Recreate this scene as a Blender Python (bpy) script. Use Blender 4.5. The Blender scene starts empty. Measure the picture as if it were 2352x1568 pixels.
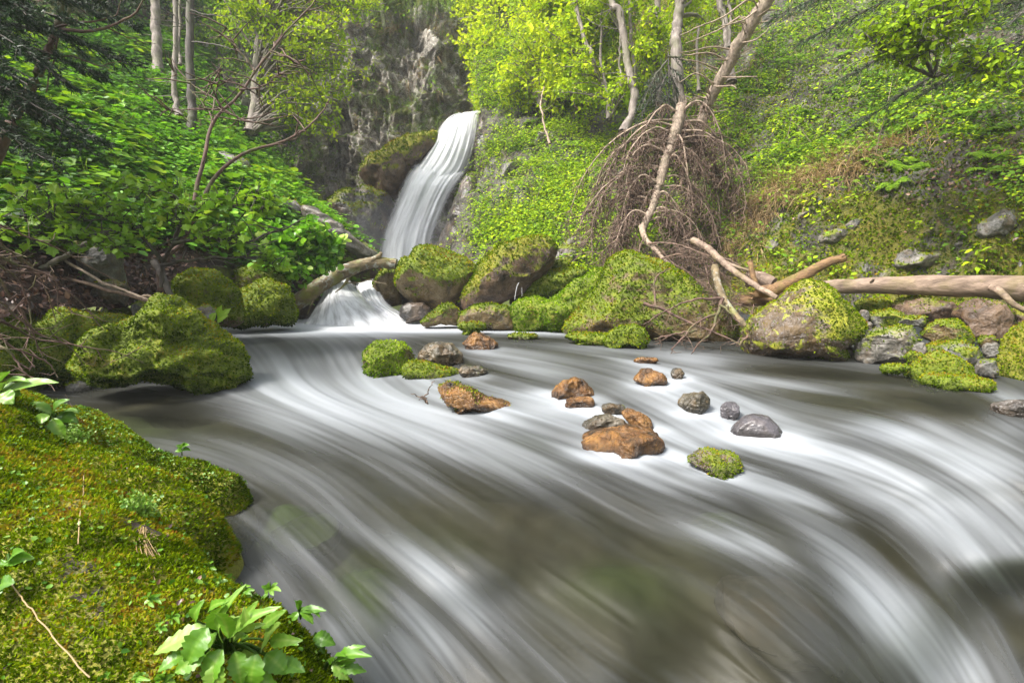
import bpy, bmesh, math
import numpy as np

# ------------------------------------------------------------------ camera, sky, sun, exposure
SC = bpy.context.scene
PITCH = math.radians(7.0)
F, CX, CY, CAMZ = 1176.0, 1176.0, 784.0, 1.5
cam = bpy.data.cameras.new('camera')
cam.lens = 18.0; cam.sensor_width = 36.0; cam.clip_start = 0.05; cam.clip_end = 500
cam_o = bpy.data.objects.new('camera', cam)
SC.collection.objects.link(cam_o)
cam_o.location = (0, 0, CAMZ)
cam_o.rotation_euler = (math.radians(90) - PITCH, 0, 0)
SC.camera = cam_o

SUN_EL, SUN_AZ = math.radians(52), math.radians(238)       # sun high, up the valley
world = bpy.data.worlds.new('World'); SC.world = world
world.use_nodes = True
wn = world.node_tree.nodes; wl = world.node_tree.links
sky = wn.new('ShaderNodeTexSky'); sky.sky_type = 'NISHITA'; sky.sun_disc = False
sky.sun_elevation = SUN_EL; sky.sun_rotation = SUN_AZ; sky.air_density = 1.0; sky.dust_density = 5.0; sky.ozone_density = 0.4
bg = wn['Background']; bg.inputs['Strength'].default_value = 0.13
hs = wn.new('ShaderNodeHueSaturation'); hs.inputs['Saturation'].default_value = .35      # thin cloud over the blue
wl.new(sky.outputs[0], hs.inputs['Color']); wl.new(hs.outputs[0], bg.inputs[0])
sun = bpy.data.lights.new('sun', 'SUN'); sun.energy = 2.5; sun.angle = math.radians(14)
sun.color = (1.0, 0.95, 0.86)
sun_o = bpy.data.objects.new('sun', sun); SC.collection.objects.link(sun_o)
sun_o.rotation_euler = (math.radians(90) - SUN_EL, 0, math.pi - SUN_AZ)
sun_o.location = (0, 0, 30)
SC.view_settings.view_transform = 'Standard'; SC.view_settings.look = 'None'
SC.view_settings.exposure = 1.66; SC.view_settings.gamma = 1.0
SC.render.resolution_x = 1024; SC.render.resolution_y = 682
try:
    SC.cycles.max_bounces = 7; SC.cycles.transparent_max_bounces = 10
    SC.cycles.diffuse_bounces = 2; SC.cycles.glossy_bounces = 2; SC.cycles.transmission_bounces = 4
    SC.cycles.use_denoising = True
except Exception:
    pass

R = np.random.default_rng(11)
PI = math.pi
CP, SP = math.cos(PITCH), math.sin(PITCH)

# ------------------------------------------------------------------ surveying helpers (photo pixel + distance -> place)
def P(u, v, d):
    u = np.asarray(u, float); v = np.asarray(v, float); d = np.asarray(d, float)
    x = (u - CX) / F; z = (CY - v) / F
    dy = CP + z * SP; dz = -SP + z * CP
    t = d / dy
    return np.stack(np.broadcast_arrays(x * t, d, CAMZ + dz * t), -1)

def G(u, v, H):
    u = np.asarray(u, float); v = np.asarray(v, float); H = np.asarray(H, float)
    x = (u - CX) / F; z = (CY - v) / F
    dy = CP + z * SP; dz = -SP + z * CP
    t = H / np.maximum(-dz, 1e-3)
    return np.stack(np.broadcast_arrays(x * t, dy * t, CAMZ - H), -1)

def UV(p):
    p = np.asarray(p, float)
    y = p[..., 1]; z = p[..., 2] - CAMZ
    f = y * CP - z * SP; w = y * SP + z * CP
    f = np.maximum(f, 0.05)
    return CX + F * p[..., 0] / f, CY - F * w / f

def unit(a):
    return a / np.maximum(np.linalg.norm(a, axis=-1, keepdims=True), 1e-9)

def sstep(x, a, b):
    t = np.clip((x - a) / (b - a), 0, 1)
    return t * t * (3 - 2 * t)

# ------------------------------------------------------------------ noise
def _hash(i, j, k, seed):
    h = (i.astype(np.int64) * 374761393 + j.astype(np.int64) * 668265263 + k.astype(np.int64) * 2147483647 // 7 + seed * 1274126177) & 0xFFFFFFFF
    h = ((h ^ (h >> 13)) * 1274126177) & 0xFFFFFFFF
    h = ((h ^ (h >> 16)) * 2246822519) & 0xFFFFFFFF
    return ((h ^ (h >> 15)) & 0xFFFF) / 32767.5 - 1.0

def vnoise(p, seed=0):
    f = np.floor(p); t = p - f; t = t * t * (3 - 2 * t)
    i, j, k = f[:, 0], f[:, 1], f[:, 2]
    r = 0
    for a in (0, 1):
        wa = t[:, 0] if a else 1 - t[:, 0]
        for b in (0, 1):
            wb = t[:, 1] if b else 1 - t[:, 1]
            for c in (0, 1):
                wc = t[:, 2] if c else 1 - t[:, 2]
                r = r + wa * wb * wc * _hash(i + a, j + b, k + c, seed)
    return r

def fbm(p, scale=1.0, octv=4, seed=0, ridged=False, gain=0.5):
    p = np.asarray(p, float) * scale
    s = 0; a = 1.0; tot = 0
    for o in range(octv):
        n = vnoise(p + 17.3 * o, seed + o)
        if ridged:
            n = 1 - 2 * np.abs(n)
        s = s + a * n; tot += a; a *= gain; p = p * 2.03
    return s / tot

# ------------------------------------------------------------------ mesh buffers
class MB:
    def __init__(s):
        s.v = []; s.f = {3: [], 4: []}; s.c = []; s.n = 0
    def add(s, v, f, c=None):
        v = np.asarray(v, float).reshape(-1, 3); f = np.asarray(f, np.int64)
        if len(v) == 0 or len(f) == 0: return
        s.v.append(v); s.f[f.shape[1]].append(f + s.n)
        if c is None: c = np.zeros(4)
        s.c.append(np.broadcast_to(np.asarray(c, float), (len(v), 4)))
        s.n += len(v)
    def build(s, name, mats, parent=None, smooth=True):
        if not isinstance(mats, (list, tuple)): mats = [mats]
        me = bpy.data.meshes.new(name)
        v = np.concatenate(s.v) if s.v else np.zeros((0, 3))
        if parent is not None and tuple(parent.location) != (0, 0, 0):
            v = v - np.array(parent.location)
        t = np.concatenate(s.f[3]) if s.f[3] else np.zeros((0, 3), np.int64)
        q = np.concatenate(s.f[4]) if s.f[4] else np.zeros((0, 4), np.int64)
        me.vertices.add(len(v)); me.vertices.foreach_set('co', v.astype(np.float32).ravel())
        me.loops.add(t.size + q.size)
        me.loops.foreach_set('vertex_index', np.concatenate([t.ravel(), q.ravel()]).astype(np.int32))
        me.polygons.add(len(t) + len(q))
        st = np.concatenate([np.arange(len(t)) * 3, t.size + np.arange(len(q)) * 4]).astype(np.int32)
        me.polygons.foreach_set('loop_start', st)
        me.polygons.foreach_set('use_smooth', np.full(len(t) + len(q), smooth))
        for m in mats: me.materials.append(m)
        at = me.color_attributes.new('mask', 'FLOAT_COLOR', 'POINT')
        at.data.foreach_set('color', np.concatenate(s.c).astype(np.float32).ravel())
        me.update(calc_edges=True)
        o = bpy.data.objects.new(name, me)
        SC.collection.objects.link(o)
        if parent is not None: o.parent = parent
        return o

def tag(o, label=None, cat=None, group=None, kind=None):
    if label: o['label'] = label
    if cat: o['category'] = cat
    if group: o['group'] = group
    if kind: o['kind'] = kind
    return o

def thing(name, label, cat, loc, group=None):
    o = bpy.data.objects.new(name, None); SC.collection.objects.link(o)
    o.location = [float(a) for a in loc]; o.empty_display_size = 0.1
    return tag(o, label, cat, group)

def origin_to(o, loc):
    """put a mesh object's origin at its own base"""
    loc = [float(a) for a in loc]
    me = o.data; n = len(me.vertices); a = np.empty(n * 3, np.float32)
    me.vertices.foreach_get('co', a); a = a.reshape(-1, 3) - np.array(loc, np.float32)
    me.vertices.foreach_set('co', a.ravel()); o.location = loc; me.update()
    return o

# tubes: Pp (M,K,3), r (M,K)
def tubes(mb, Pp, r, ns=6, col=None, ref=(0.31, 0.17, 0.93)):
    Pp = np.asarray(Pp, float)
    if Pp.ndim == 2: Pp = Pp[None]
    M, K = Pp.shape[:2]
    r = np.broadcast_to(np.asarray(r, float), (M, K))
    T = np.gradient(Pp, axis=1); T = unit(T)
    ref = np.asarray(ref, float)
    A = np.cross(T, ref); bad = np.linalg.norm(A, axis=-1) < 0.15
    A[bad] = np.cross(T[bad], np.array([1.0, 0, 0])); A = unit(A); B = np.cross(T, A)
    th = np.arange(ns) * 2 * PI / ns
    ring = Pp[:, :, None, :] + r[:, :, None, None] * (np.cos(th)[None, None, :, None] * A[:, :, None, :] + np.sin(th)[None, None, :, None] * B[:, :, None, :])
    v = ring.reshape(-1, 3)
    m, k, s = np.meshgrid(np.arange(M), np.arange(K - 1), np.arange(ns), indexing='ij')
    s2 = (s + 1) % ns
    idx = lambda k_, s_: m * K * ns + k_ * ns + s_
    q = np.stack([idx(k, s), idx(k, s2), idx(k + 1, s2), idx(k + 1, s)], -1).reshape(-1, 4)
    if col is not None:
        col = np.asarray(col, float)
        if col.ndim == 2: col = np.repeat(col, K * ns, axis=0)
    mb.add(v, q, col)

def caps(mb, c, n, r, rad_noise=0.12, col=None, depth=0.0):
    """end face of a broken or sawn trunk"""
    c = np.asarray(c, float); n = unit(np.asarray(n, float))
    A = unit(np.cross(n, [0.31, 0.17, 0.93])); B = np.cross(n, A)
    th = np.arange(12) * 2 * PI / 12
    rr = r * (1 + rad_noise * R.uniform(-1, 1, 12))
    ring = c + rr[:, None] * (np.cos(th)[:, None] * A + np.sin(th)[:, None] * B) + n * R.uniform(-1, 1, (12, 1)) * r * rad_noise
    v = np.vstack([ring, c + n * depth])
    f = [[i, (i + 1) % 12, 12] for i in range(12)]
    mb.add(v, f, col)

def smooth_path(pts, n=24, jitter=0.0, seed=0):
    pts = np.asarray(pts, float); m = len(pts)
    ext = np.vstack([2 * pts[0] - pts[1], pts, 2 * pts[-1] - pts[-2]])
    t = np.linspace(0, m - 1 - 1e-6, n); i = t.astype(int); f = (t - i)[:, None]
    a, b, c, d = ext[i], ext[i + 1], ext[i + 2], ext[i + 3]
    out = 0.5 * (2 * b + (c - a) * f + (2 * a - 5 * b + 4 * c - d) * f ** 2 + (-a + 3 * b - 3 * c + d) * f ** 3)
    if jitter:
        rr = np.random.default_rng(seed); j = rr.normal(0, jitter, (n, 3)); j[0] = 0
        out = out + (j + np.roll(j, 1, 0) + np.roll(j, -1, 0)) / 3
    return out

def path(px, n=24, jitter=0.0, seed=0):
    px = np.asarray(px, float)
    return smooth_path(P(px[:, 0], px[:, 1], px[:, 2]), n, jitter, seed)

# templates in (along, across, up)
T_RHOMB = (np.array([[0, 0, 0], [.5, .34, .06], [1, 0, -.04], [.5, -.34, .06]]), np.array([[0, 1, 2], [0, 2, 3]]))
T_OVAL = (np.array([[0, 0, 0], [.25, .26, .05], [.6, .27, .03], [1, 0, -.12], [.6, -.27, .03], [.25, -.26, .05], [.45, 0, -.02]]),
          np.array([[0, 1, 6], [1, 2, 6], [2, 3, 6], [3, 4, 6], [4, 5, 6], [5, 0, 6]]))
T_ROUND = (np.array([[0, 0, 0], [-.08, .32, .05], [.35, .52, .08], [.8, .34, .02], [.98, 0, -.06], [.8, -.34, .02], [.35, -.52, .08], [-.08, -.32, .05], [.4, 0, -.05]]),
           np.array([[i, i + 1, 8] for i in range(7)] + [[7, 0, 8]]))
_ml = np.array([[0, 0], [-.12, .22], [.1, .3], [.18, .62], [.38, .42], [.62, .5], [.66, .24], [1, 0], [.66, -.24], [.62, -.5], [.38, -.42], [.18, -.62], [.1, -.3], [-.12, -.22]])
T_MAPLE = (np.vstack([np.c_[_ml, -0.12 * np.abs(_ml[:, 1]) - .06 * _ml[:, 0]], [[.3, 0, .04]]]), np.array([[i, (i + 1) % 14, 14] for i in range(14)]))
T_NEEDLE = (np.array([[0, .07, 0], [1, 0, 0], [0, -.07, 0]]), np.array([[0, 1, 2]]))
T_BLADE = (np.array([[0, .035, 0], [0, -.035, 0], [.4, -.03, .12], [.4, .03, .12], [.75, .018, .08], [.75, -.018, .08], [1, 0, -.08]]),
           np.array([[0, 1, 2], [0, 2, 3], [3, 2, 5], [3, 5, 4], [4, 5, 6]]))
T_TUFT = (np.array([[0, .22, 0], [0, -.22, 0], [.6, -.28, .1], [1, 0, .28], [.6, .28, .1]]), np.array([[0, 1, 2], [0, 2, 4], [4, 2, 3]]))

def inst(mb, tm, pos, along, up, size, col, across_scale=1.0):
    pos = np.asarray(pos, float)
    if len(pos) == 0: return
    tv, tf = tm
    A = unit(along); B = unit(np.cross(up, A)); C = np.cross(A, B)
    size = np.broadcast_to(np.asarray(size, float), (len(pos),))
    ac = np.broadcast_to(np.asarray(across_scale, float), (len(pos),))
    v = pos[:, None, :] + size[:, None, None] * (tv[None, :, 0, None] * A[:, None, :] + ac[:, None, None] * tv[None, :, 1, None] * B[:, None, :] + tv[None, :, 2, None] * C[:, None, :])
    k = len(tv)
    f = (tf[None] + (np.arange(len(pos)) * k)[:, None, None]).reshape(-1, tf.shape[1])
    col = np.broadcast_to(np.asarray(col, float), (len(pos), 4))
    mb.add(v.reshape(-1, 3), f, np.repeat(col, k, axis=0))

def rdir(n, up_bias=0.0):
    a = R.normal(0, 1, (n, 3)); a = unit(a); a[:, 2] += up_bias
    return unit(a)

def cmask(r, g=0.0, b=0.0, n=None):
    n = n or max(len(np.atleast_1d(a)) for a in (r, g, b))
    o = np.zeros((n, 4)); o[:, 0] = r; o[:, 1] = g; o[:, 2] = b; o[:, 3] = 1
    return o

# ------------------------------------------------------------------ materials
def newmat(name):
    m = bpy.data.materials.new(name); m.use_nodes = True
    nt = m.node_tree
    for n in list(nt.nodes): nt.nodes.remove(n)
    out = nt.nodes.new('ShaderNodeOutputMaterial')
    return m, nt, out

class NT:
    def __init__(s, nt): s.nt = nt
    def n(s, t, **kw):
        x = s.nt.nodes.new(t)
        for k, v in kw.items():
            if k == 'ins':
                for a, b in v.items():
                    if hasattr(b, 'is_linked') or isinstance(b, bpy.types.NodeSocket): s.nt.links.new(b, x.inputs[a])
                    else: x.inputs[a].default_value = b
            else: setattr(x, k, v)
        return x
    def noise(s, scale, detail=5, vec=None, rough=.55, dist=0.0):
        ins = {'Scale': scale, 'Detail': detail, 'Roughness': rough, 'Distortion': dist}
        if vec is not None: ins['Vector'] = vec
        return s.n('ShaderNodeTexNoise', ins=ins).outputs['Fac']
    def ramp(s, fac, stops):
        x = s.n('ShaderNodeValToRGB', ins={'Fac': fac}); cr = x.color_ramp
        while len(cr.elements) < len(stops): cr.elements.new(0.5)
        for e, (p, c) in zip(cr.elements, stops):
            e.position = p; e.color = (*c, 1) if len(c) == 3 else c
        return x.outputs['Color']
    def mix(s, fac, a, b, bt='MIX'):
        x = s.n('ShaderNodeMix', data_type='RGBA', blend_type=bt)
        for k, v in ((0, fac), (6, a), (7, b)):
            if isinstance(v, bpy.types.NodeSocket): s.nt.links.new(v, x.inputs[k])
            else: x.inputs[k].default_value = (*v, 1) if isinstance(v, tuple) and len(v) == 3 else v
        return x.outputs[2]
    def math(s, op, a, b=0.0, c=None, clamp=False):
        x = s.n('ShaderNodeMath', operation=op, use_clamp=clamp)
        for k, v in enumerate((a, b, c)):
            if v is None: continue
            if isinstance(v, bpy.types.NodeSocket): s.nt.links.new(v, x.inputs[k])
            else: x.inputs[k].default_value = v
        return x.outputs[0]
    def mask(s):
        a = s.n('ShaderNodeAttribute', attribute_name='mask')
        sp = s.n('ShaderNodeSeparateColor', ins={'Color': a.outputs['Color']})
        return sp.outputs[0], sp.outputs[1], sp.outputs[2]
    def pos(s): return s.n('ShaderNodeNewGeometry').outputs['Position']

def g3(a, k=1.0): return tuple(x * k for x in a)

def rock_mat(name, dark, mid, light, k=.62, rough=0.6, moss_d=(.035, .055, .006), moss_l=(.14, .17, .012), rust=(.16, .085, .02), rust_amt=0.3, scale=9.0, bump=0.5, speck=(.42, .42, .40), speck_amt=.25, stretch=(1, 1, 1), lichen=None, bdist=.06):
    dark, mid, light, speck, rust = g3(dark, k * .7), g3(mid, k), g3(light, k), g3(speck, k), g3(rust, k)
    m, nt, out = newmat(name); N = NT(nt)
    r, g, b = N.mask(); pos = N.pos()
    mp = N.n('ShaderNodeMapping', ins={'Vector': pos, 'Scale': stretch}).outputs[0]
    n1 = N.noise(scale * .45, 8, mp, .62, .4); n2 = N.noise(scale * 4.2, 7, mp, .7); n3 = N.noise(scale * .9, 3, pos)
    c = N.ramp(n1, [(.32, dark), (.5, mid), (.64, light)])
    sp = N.ramp(n2, [(.54, (0, 0, 0)), (.60, (1, 1, 1))])
    c = N.mix(N.math('MULTIPLY', sp, speck_amt), c, speck)
    c = N.mix(N.math('MULTIPLY', N.ramp(n2, [(.38, (1, 1, 1)), (.46, (0, 0, 0))]), .6), c, dark)
    ru = N.ramp(n3, [(.5, (0, 0, 0)), (.62, (1, 1, 1))])
    c = N.mix(N.math('MULTIPLY', ru, rust_amt), c, rust)
    vo = N.n('ShaderNodeTexVoronoi', feature='DISTANCE_TO_EDGE', ins={'Vector': mp, 'Scale': scale * .5}).outputs['Distance']
    crack = N.ramp(vo, [(0.0, (1, 1, 1)), (.035, (0, 0, 0))])
    c = N.mix(N.math('MULTIPLY', crack, .22), c, g3(dark, .5))
    mn = N.noise(scale * .8, 6, pos, .6); mn2 = N.noise(scale * 7, 4, pos, .7)
    mm = N.math('ADD', g, N.math('MULTIPLY', N.math('SUBTRACT', mn, .5), .8))
    mm = N.ramp(mm, [(.42, (0, 0, 0)), (.56, (1, 1, 1))])
    hue = N.math('ADD', N.math('MULTIPLY', mn2, .65), N.math('MULTIPLY', N.noise(scale * .5, 2, pos), .5))
    mc = N.ramp(hue, [(.38, moss_d), (.62, moss_l), (.8, g3((.20, .13, .02)))])
    c = N.mix(mm, c, mc)
    if lichen:
        ln = N.ramp(N.noise(scale * .7, 5, pos, .6, .6), [(.58, (0, 0, 0)), (.63, (1, 1, 1))])
        c = N.mix(N.math('MULTIPLY', ln, .8), c, lichen)
    hb = N.math('ADD', N.math('MULTIPLY', n1, 1.2), N.math('ADD', N.math('MULTIPLY', n2, .35), N.math('MULTIPLY', N.math('MULTIPLY', mn2, mm), .5)))
    hb = N.math('SUBTRACT', hb, N.math('MULTIPLY', crack, .12))
    bp = N.n('ShaderNodeBump', ins={'Height': hb, 'Strength': bump, 'Distance': bdist}).outputs[0]
    c = N.mix(N.math('MULTIPLY', b, .75), c, N.mix(1.0, c, (.28, .26, .24), 'MULTIPLY'))
    ro = N.math('ADD', N.math('MULTIPLY', mm, .9 - rough), rough)
    ro = N.math('SUBTRACT', ro, N.math('MULTIPLY', b, .25), clamp=True)
    bs = N.n('ShaderNodeBsdfPrincipled', ins={'Base Color': c, 'Roughness': ro, 'Normal': bp})
    nt.links.new(bs.outputs[0], out.inputs[0]); return m

def leaf_mat(name, stops, trans=.4, rough=.5, spec=.35):
    m, nt, out = newmat(name); N = NT(nt)
    r, g, b = N.mask()
    c = N.ramp(r, stops)
    bs = N.n('ShaderNodeBsdfPrincipled', ins={'Base Color': c, 'Roughness': rough, 'Specular IOR Level': spec})
    tc = N.mix(1.0, c, (1.0, 1.0, .45), 'MULTIPLY')
    tr = N.n('ShaderNodeBsdfTranslucent', ins={'Color': N.mix(.5, c, tc)})
    mx = N.n('ShaderNodeMixShader', ins={0: trans, 1: bs.outputs[0], 2: tr.outputs[0]})
    nt.links.new(mx.outputs[0], out.inputs[0]); return m

def bark_mat(name, dark, light, moss=(.07, .09, .01), moss_amt=.3, scale=14, stretch=(1, 1, .25), rough=.8, bump=.5, patch=None):
    m, nt, out = newmat(name); N = NT(nt)
    r, g, b = N.mask(); pos = N.pos()
    mp = N.n('ShaderNodeMapping', ins={'Vector': pos, 'Scale': stretch}).outputs[0]
    n1 = N.noise(scale, 7, mp, .65, .3); n2 = N.noise(scale * .25, 4, pos, .6)
    c = N.ramp(n1, [(.3, dark), (.68, light)])
    if patch: c = N.mix(N.ramp(N.noise(scale * .5, 4, pos), [(.52, (0, 0, 0)), (.6, (1, 1, 1))]), c, patch)
    mm = N.ramp(N.math('ADD', n2, N.math('MULTIPLY', g, .6)), [(.5, (0, 0, 0)), (.62, (1, 1, 1))])
    c = N.mix(N.math('MULTIPLY', mm, moss_amt), c, moss)
    bp = N.n('ShaderNodeBump', ins={'Height': n1, 'Strength': bump, 'Distance': 0.03}).outputs[0]
    bs = N.n('ShaderNodeBsdfPrincipled', ins={'Base Color': c, 'Roughness': rough, 'Normal': bp})
    nt.links.new(bs.outputs[0], out.inputs[0]); return m

M = {}
M['rock_grey'] = rock_mat('rock_grey', (.035, .035, .032), (.12, .115, .10), (.28, .27, .25), rough=.5)
M['rock_wet'] = rock_mat('rock_wet', (.02, .018, .014), (.09, .075, .045), (.24, .20, .14), rough=.28, rust_amt=.45, bump=.6)
M['rock_orange'] = rock_mat('rock_orange', k=.64, dark=(.010, .007, .005), mid=(.17, .075, .018), light=(.44, .22, .06), rough=.2, rust=(.20, .08, .012), rust_amt=.5, speck=(.26, .20, .13), speck_amt=.35, bump=.8, scale=13, moss_l=(.10,.11,.01))
M['rock_brown'] = rock_mat('rock_brown', (.03, .016, .008), (.11, .062, .03), (.22, .15, .10), rough=.6, rust=(.15, .075, .02), rust_amt=.45, moss_l=(.17, .17, .012), speck=(.30, .26, .25), speck_amt=.35)
M['rock_moss'] = rock_mat('rock_moss', (.03, .022, .008), (.15, .095, .02), (.26, .20, .10), rough=.6, rust=(.13, .075, .015), rust_amt=.5, moss_d=(.025, .04, .003), moss_l=(.12, .16, .006))
M['rock_lichen'] = rock_mat('rock_lichen', (.035, .022, .010), (.11, .07, .03), (.20, .15, .12), rust=(.14, .08, .015), rust_amt=.6, moss_l=(.24, .25, .015), speck=(.34, .32, .34), speck_amt=.5, lichen=(.26, .28, .02))
M['rock_pale'] = rock_mat('rock_pale', (.07, .065, .055), (.18, .165, .14), (.36, .33, .30), rough=.5, speck=(.6, .58, .55))
M['rock_veil'] = rock_mat('rock_veil', (.07, .065, .072), (.12, .11, .122), (.20, .19, .205), rough=.3, bump=.25, rust_amt=.1, speck_amt=.05)
M['rock_sub'] = rock_mat('rock_sub', (.03, .028, .022), (.10, .085, .06), (.17, .14, .10), rough=.6)
M['rock_cliff'] = rock_mat('rock_cliff', (.035, .03, .024), (.26, .235, .195), (.66, .62, .54), rough=.65, rust=(.13, .08, .05), rust_amt=.5, scale=4.5, bump=1.0, speck=(.6, .57, .5), speck_amt=.6, moss_d=(.03, .045, .006), moss_l=(.12, .15, .010), stretch=(1, 1, 1.1), bdist=.35, k=.95)
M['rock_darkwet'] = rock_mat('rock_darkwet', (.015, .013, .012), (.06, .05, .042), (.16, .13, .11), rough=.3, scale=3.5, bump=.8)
M['soil'] = rock_mat('soil', (.018, .012, .007), (.05, .032, .018), (.12, .075, .045), rough=.85, rust=(.11, .05, .03), rust_amt=.6, scale=4, moss_l=(.10, .13, .01), speck=(.20, .11, .08), speck_amt=.6)
M['rock_wall'] = rock_mat('rock_wall', k=.85, dark=(.022, .02, .014), mid=(.07, .062, .045), light=(.19, .185, .16), rough=.6, scale=3.2, bump=1.0, bdist=.22, rust=(.13, .09, .03), rust_amt=.35, moss_d=(.045, .05, .006), moss_l=(.17, .165, .012), speck=(.24, .23, .20), speck_amt=.25, stretch=(1.2, 1.2, .5))
M['sub_soft'] = rock_mat('sub_soft', (.04, .032, .022), (.075, .06, .042), (.12, .10, .07), rough=.8, bump=.1, speck_amt=.0, rust=(.10, .06, .02), rust_amt=.5, scale=4)
M['sub_moss'] = rock_mat('sub_moss', (.03, .045, .008), (.06, .09, .012), (.10, .13, .02), rough=.9, bump=.1, speck_amt=.0, rust=(.05, .08, .01), rust_amt=.4, scale=4)
m, nt, out = newmat('bed'); N = NT(nt); r_, g_, b_ = N.mask()
c_ = N.ramp(N.noise(1.3, 4, N.pos(), .5), [(.35, (.025, .022, .013)), (.5, (.055, .044, .026)), (.65, (.085, .066, .042))])
c_ = N.mix(N.math('MULTIPLY', g_, .85, clamp=True), c_, (.055, .085, .010))
bs_ = N.n('ShaderNodeBsdfPrincipled', ins={'Base Color': c_, 'Roughness': .8}); nt.links.new(bs_.outputs[0], out.inputs[0]); M['bed'] = m
M['fore'] = rock_mat('fore', (.018, .012, .010), (.05, .035, .026), (.11, .085, .07), rough=.6, speck=(.12,.10,.09), scale=11, rust=(.13, .06, .01), rust_amt=.6, moss_d=(.06, .07, .008), moss_l=(.20, .20, .02))

M['tuft'] = leaf_mat('moss_tuft', [(.0, (.015, .032, .002)), (.35, (.055, .095, .003)), (.62, (.17, .245, .004)), (.82, (.26, .19, .015)), (1, (.15, .06, .010))], trans=.3, rough=.9, spec=.0)
M['tuft_green'] = leaf_mat('moss_tuft_green', [(.0, (.03, .07, .003)), (.5, (.12, .22, .006)), (1, (.32, .42, .015))], trans=.3, rough=.9, spec=.0)
M['leaf_yellow'] = leaf_mat('leaf_yellow', [(0, (.13, .22, .006)), (.5, (.28, .42, .010)), (1, (.56, .64, .015))], trans=.42, rough=.6, spec=.15)
M['leaf_green'] = leaf_mat('leaf_green', [(0, (.045, .10, .010)), (.5, (.14, .28, .012)), (1, (.34, .48, .015))], trans=.4, rough=.55, spec=.2)
M['leaf_lush'] = leaf_mat('leaf_lush', [(0, (.04, .10, .010)), (.5, (.11, .29, .012)), (.9, (.24, .48, .02)), (1, (.40, .56, .10))], trans=.4, rough=.4, spec=.4)
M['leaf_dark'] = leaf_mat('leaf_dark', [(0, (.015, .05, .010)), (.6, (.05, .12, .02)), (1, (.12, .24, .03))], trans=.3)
M['leaf_maple'] = leaf_mat('leaf_maple', [(0, (.10, .22, .012)), (.6, (.22, .38, .02)), (1, (.36, .48, .05))], trans=.45, rough=.45)
M['leaf_near'] = leaf_mat('leaf_near', [(0, (.035, .11, .008)), (.5, (.10, .23, .016)), (1, (.27, .38, .08))], trans=.3, rough=.38, spec=.4)
M['needle'] = leaf_mat('needle', [(0, (.008, .022, .010)), (.6, (.022, .05, .02)), (1, (.06, .11, .03))], trans=.15)
M['dead'] = leaf_mat('dead_leaf', [(0, (.022, .010, .008)), (.5, (.08, .034, .024)), (1, (.30, .17, .11))], trans=.15, rough=.45, spec=.6)
M['straw'] = leaf_mat('straw', [(0, (.14, .09, .03)), (.6, (.32, .22, .10)), (1, (.48, .36, .20))], trans=.3)
M['grass'] = leaf_mat('grass_blade', [(0, (.05, .12, .01)), (.6, (.16, .28, .02)), (1, (.40, .36, .14))], trans=.4)
M['bark_grey'] = bark_mat('bark_grey', (.07, .055, .045), (.25, .215, .19), moss_amt=.35)
M['bark_dark'] = bark_mat('bark_dark', (.02, .016, .014), (.085, .07, .06), moss=(.05, .07, .012), moss_amt=.4)
M['bark_red'] = bark_mat('bark_red', (.035, .018, .014), (.14, .08, .06), moss=(.07, .10, .015), moss_amt=.5)
M['bark_spruce'] = bark_mat('bark_spruce', (.08, .055, .04), (.33, .26, .20), moss_amt=.15, scale=22, bump=.8, stretch=(1, 1, .6))
M['twig_tan'] = bark_mat('twig_tan', (.14, .10, .075), (.38, .29, .22), moss_amt=.1)
M['twig_brown'] = bark_mat('twig_brown', (.05, .03, .02), (.19, .125, .09), moss_amt=0)
M['driftwood'] = bark_mat('driftwood', (.07, .045, .03), (.29, .21, .155), moss=(.12, .10, .02), moss_amt=.35, scale=16, stretch=(.12, 1, 1), bump=.7, rough=.7)
M['wood_brown'] = bark_mat('wood_brown', (.06, .03, .014), (.24, .14, .06), moss=(.12, .11, .015), moss_amt=.5, scale=18, stretch=(.3, 1, 1), bump=.8)
M['wood_moss'] = bark_mat('wood_moss', (.04, .03, .015), (.20, .15, .08), moss=(.13, .13, .012), moss_amt=.9, scale=14, stretch=(.4, 1, 1), bump=.8, patch=(.27, .27, .25))
# ------------------------------------------------------------------ water surface
HC = np.array([
 (400,735,.85),(700,738,.85),(1000,738,.85),(1300,745,.86),(1600,760,.86),(1900,780,.87),(500,770,.85),(700,785,.86),(850,790,.87),
 (600,826,.98),(720,830,.98),(850,828,.98),(600,875,1.10),(720,880,1.12),(850,885,1.12),(100,880,1.12),(300,910,1.13),(200,1000,1.15),(400,1000,1.15),(600,1000,1.15),(900,1000,1.18),
 (1000,875,1.08),(1150,790,.87),(1150,860,.97),(1200,950,1.10),(1100,1060,1.2),(1400,820,.90),(1400,900,1.0),(1380,1000,1.14),(1420,1060,1.22),
 (1600,850,.93),(1600,905,1.0),(1620,1000,1.14),(1600,1100,1.26),(1900,845,.93),(1900,950,1.0),(1850,1020,1.14),(1900,1120,1.34),
 (2200,890,.97),(2350,900,.98),(2250,985,1.04),(2150,1050,1.2),(2352,1050,1.14),(2250,1200,1.38),(2600,1000,1.1),
 (1000,1240,1.27),(1400,1250,1.34),(880,1330,1.32),(1000,1500,1.5),(1300,1500,1.5),(1500,1340,1.38),(1780,1300,1.33),(1850,1400,1.42),(1650,1500,1.55),
 (2050,1300,1.5),(2050,1450,1.66),(2300,1500,1.8),(2200,1650,2.1),(1600,1700,1.8),(680,1300,1.28),(740,1500,1.4),(700,1150,1.2),(1000,1700,1.7),(300,1300,1.3),(300,1700,1.5),
 (0,900,1.13),(-400,900,1.13),(2700,900,.98),(2800,1300,1.7),(2800,1700,2.2),(-400,1500,1.4)])

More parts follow.
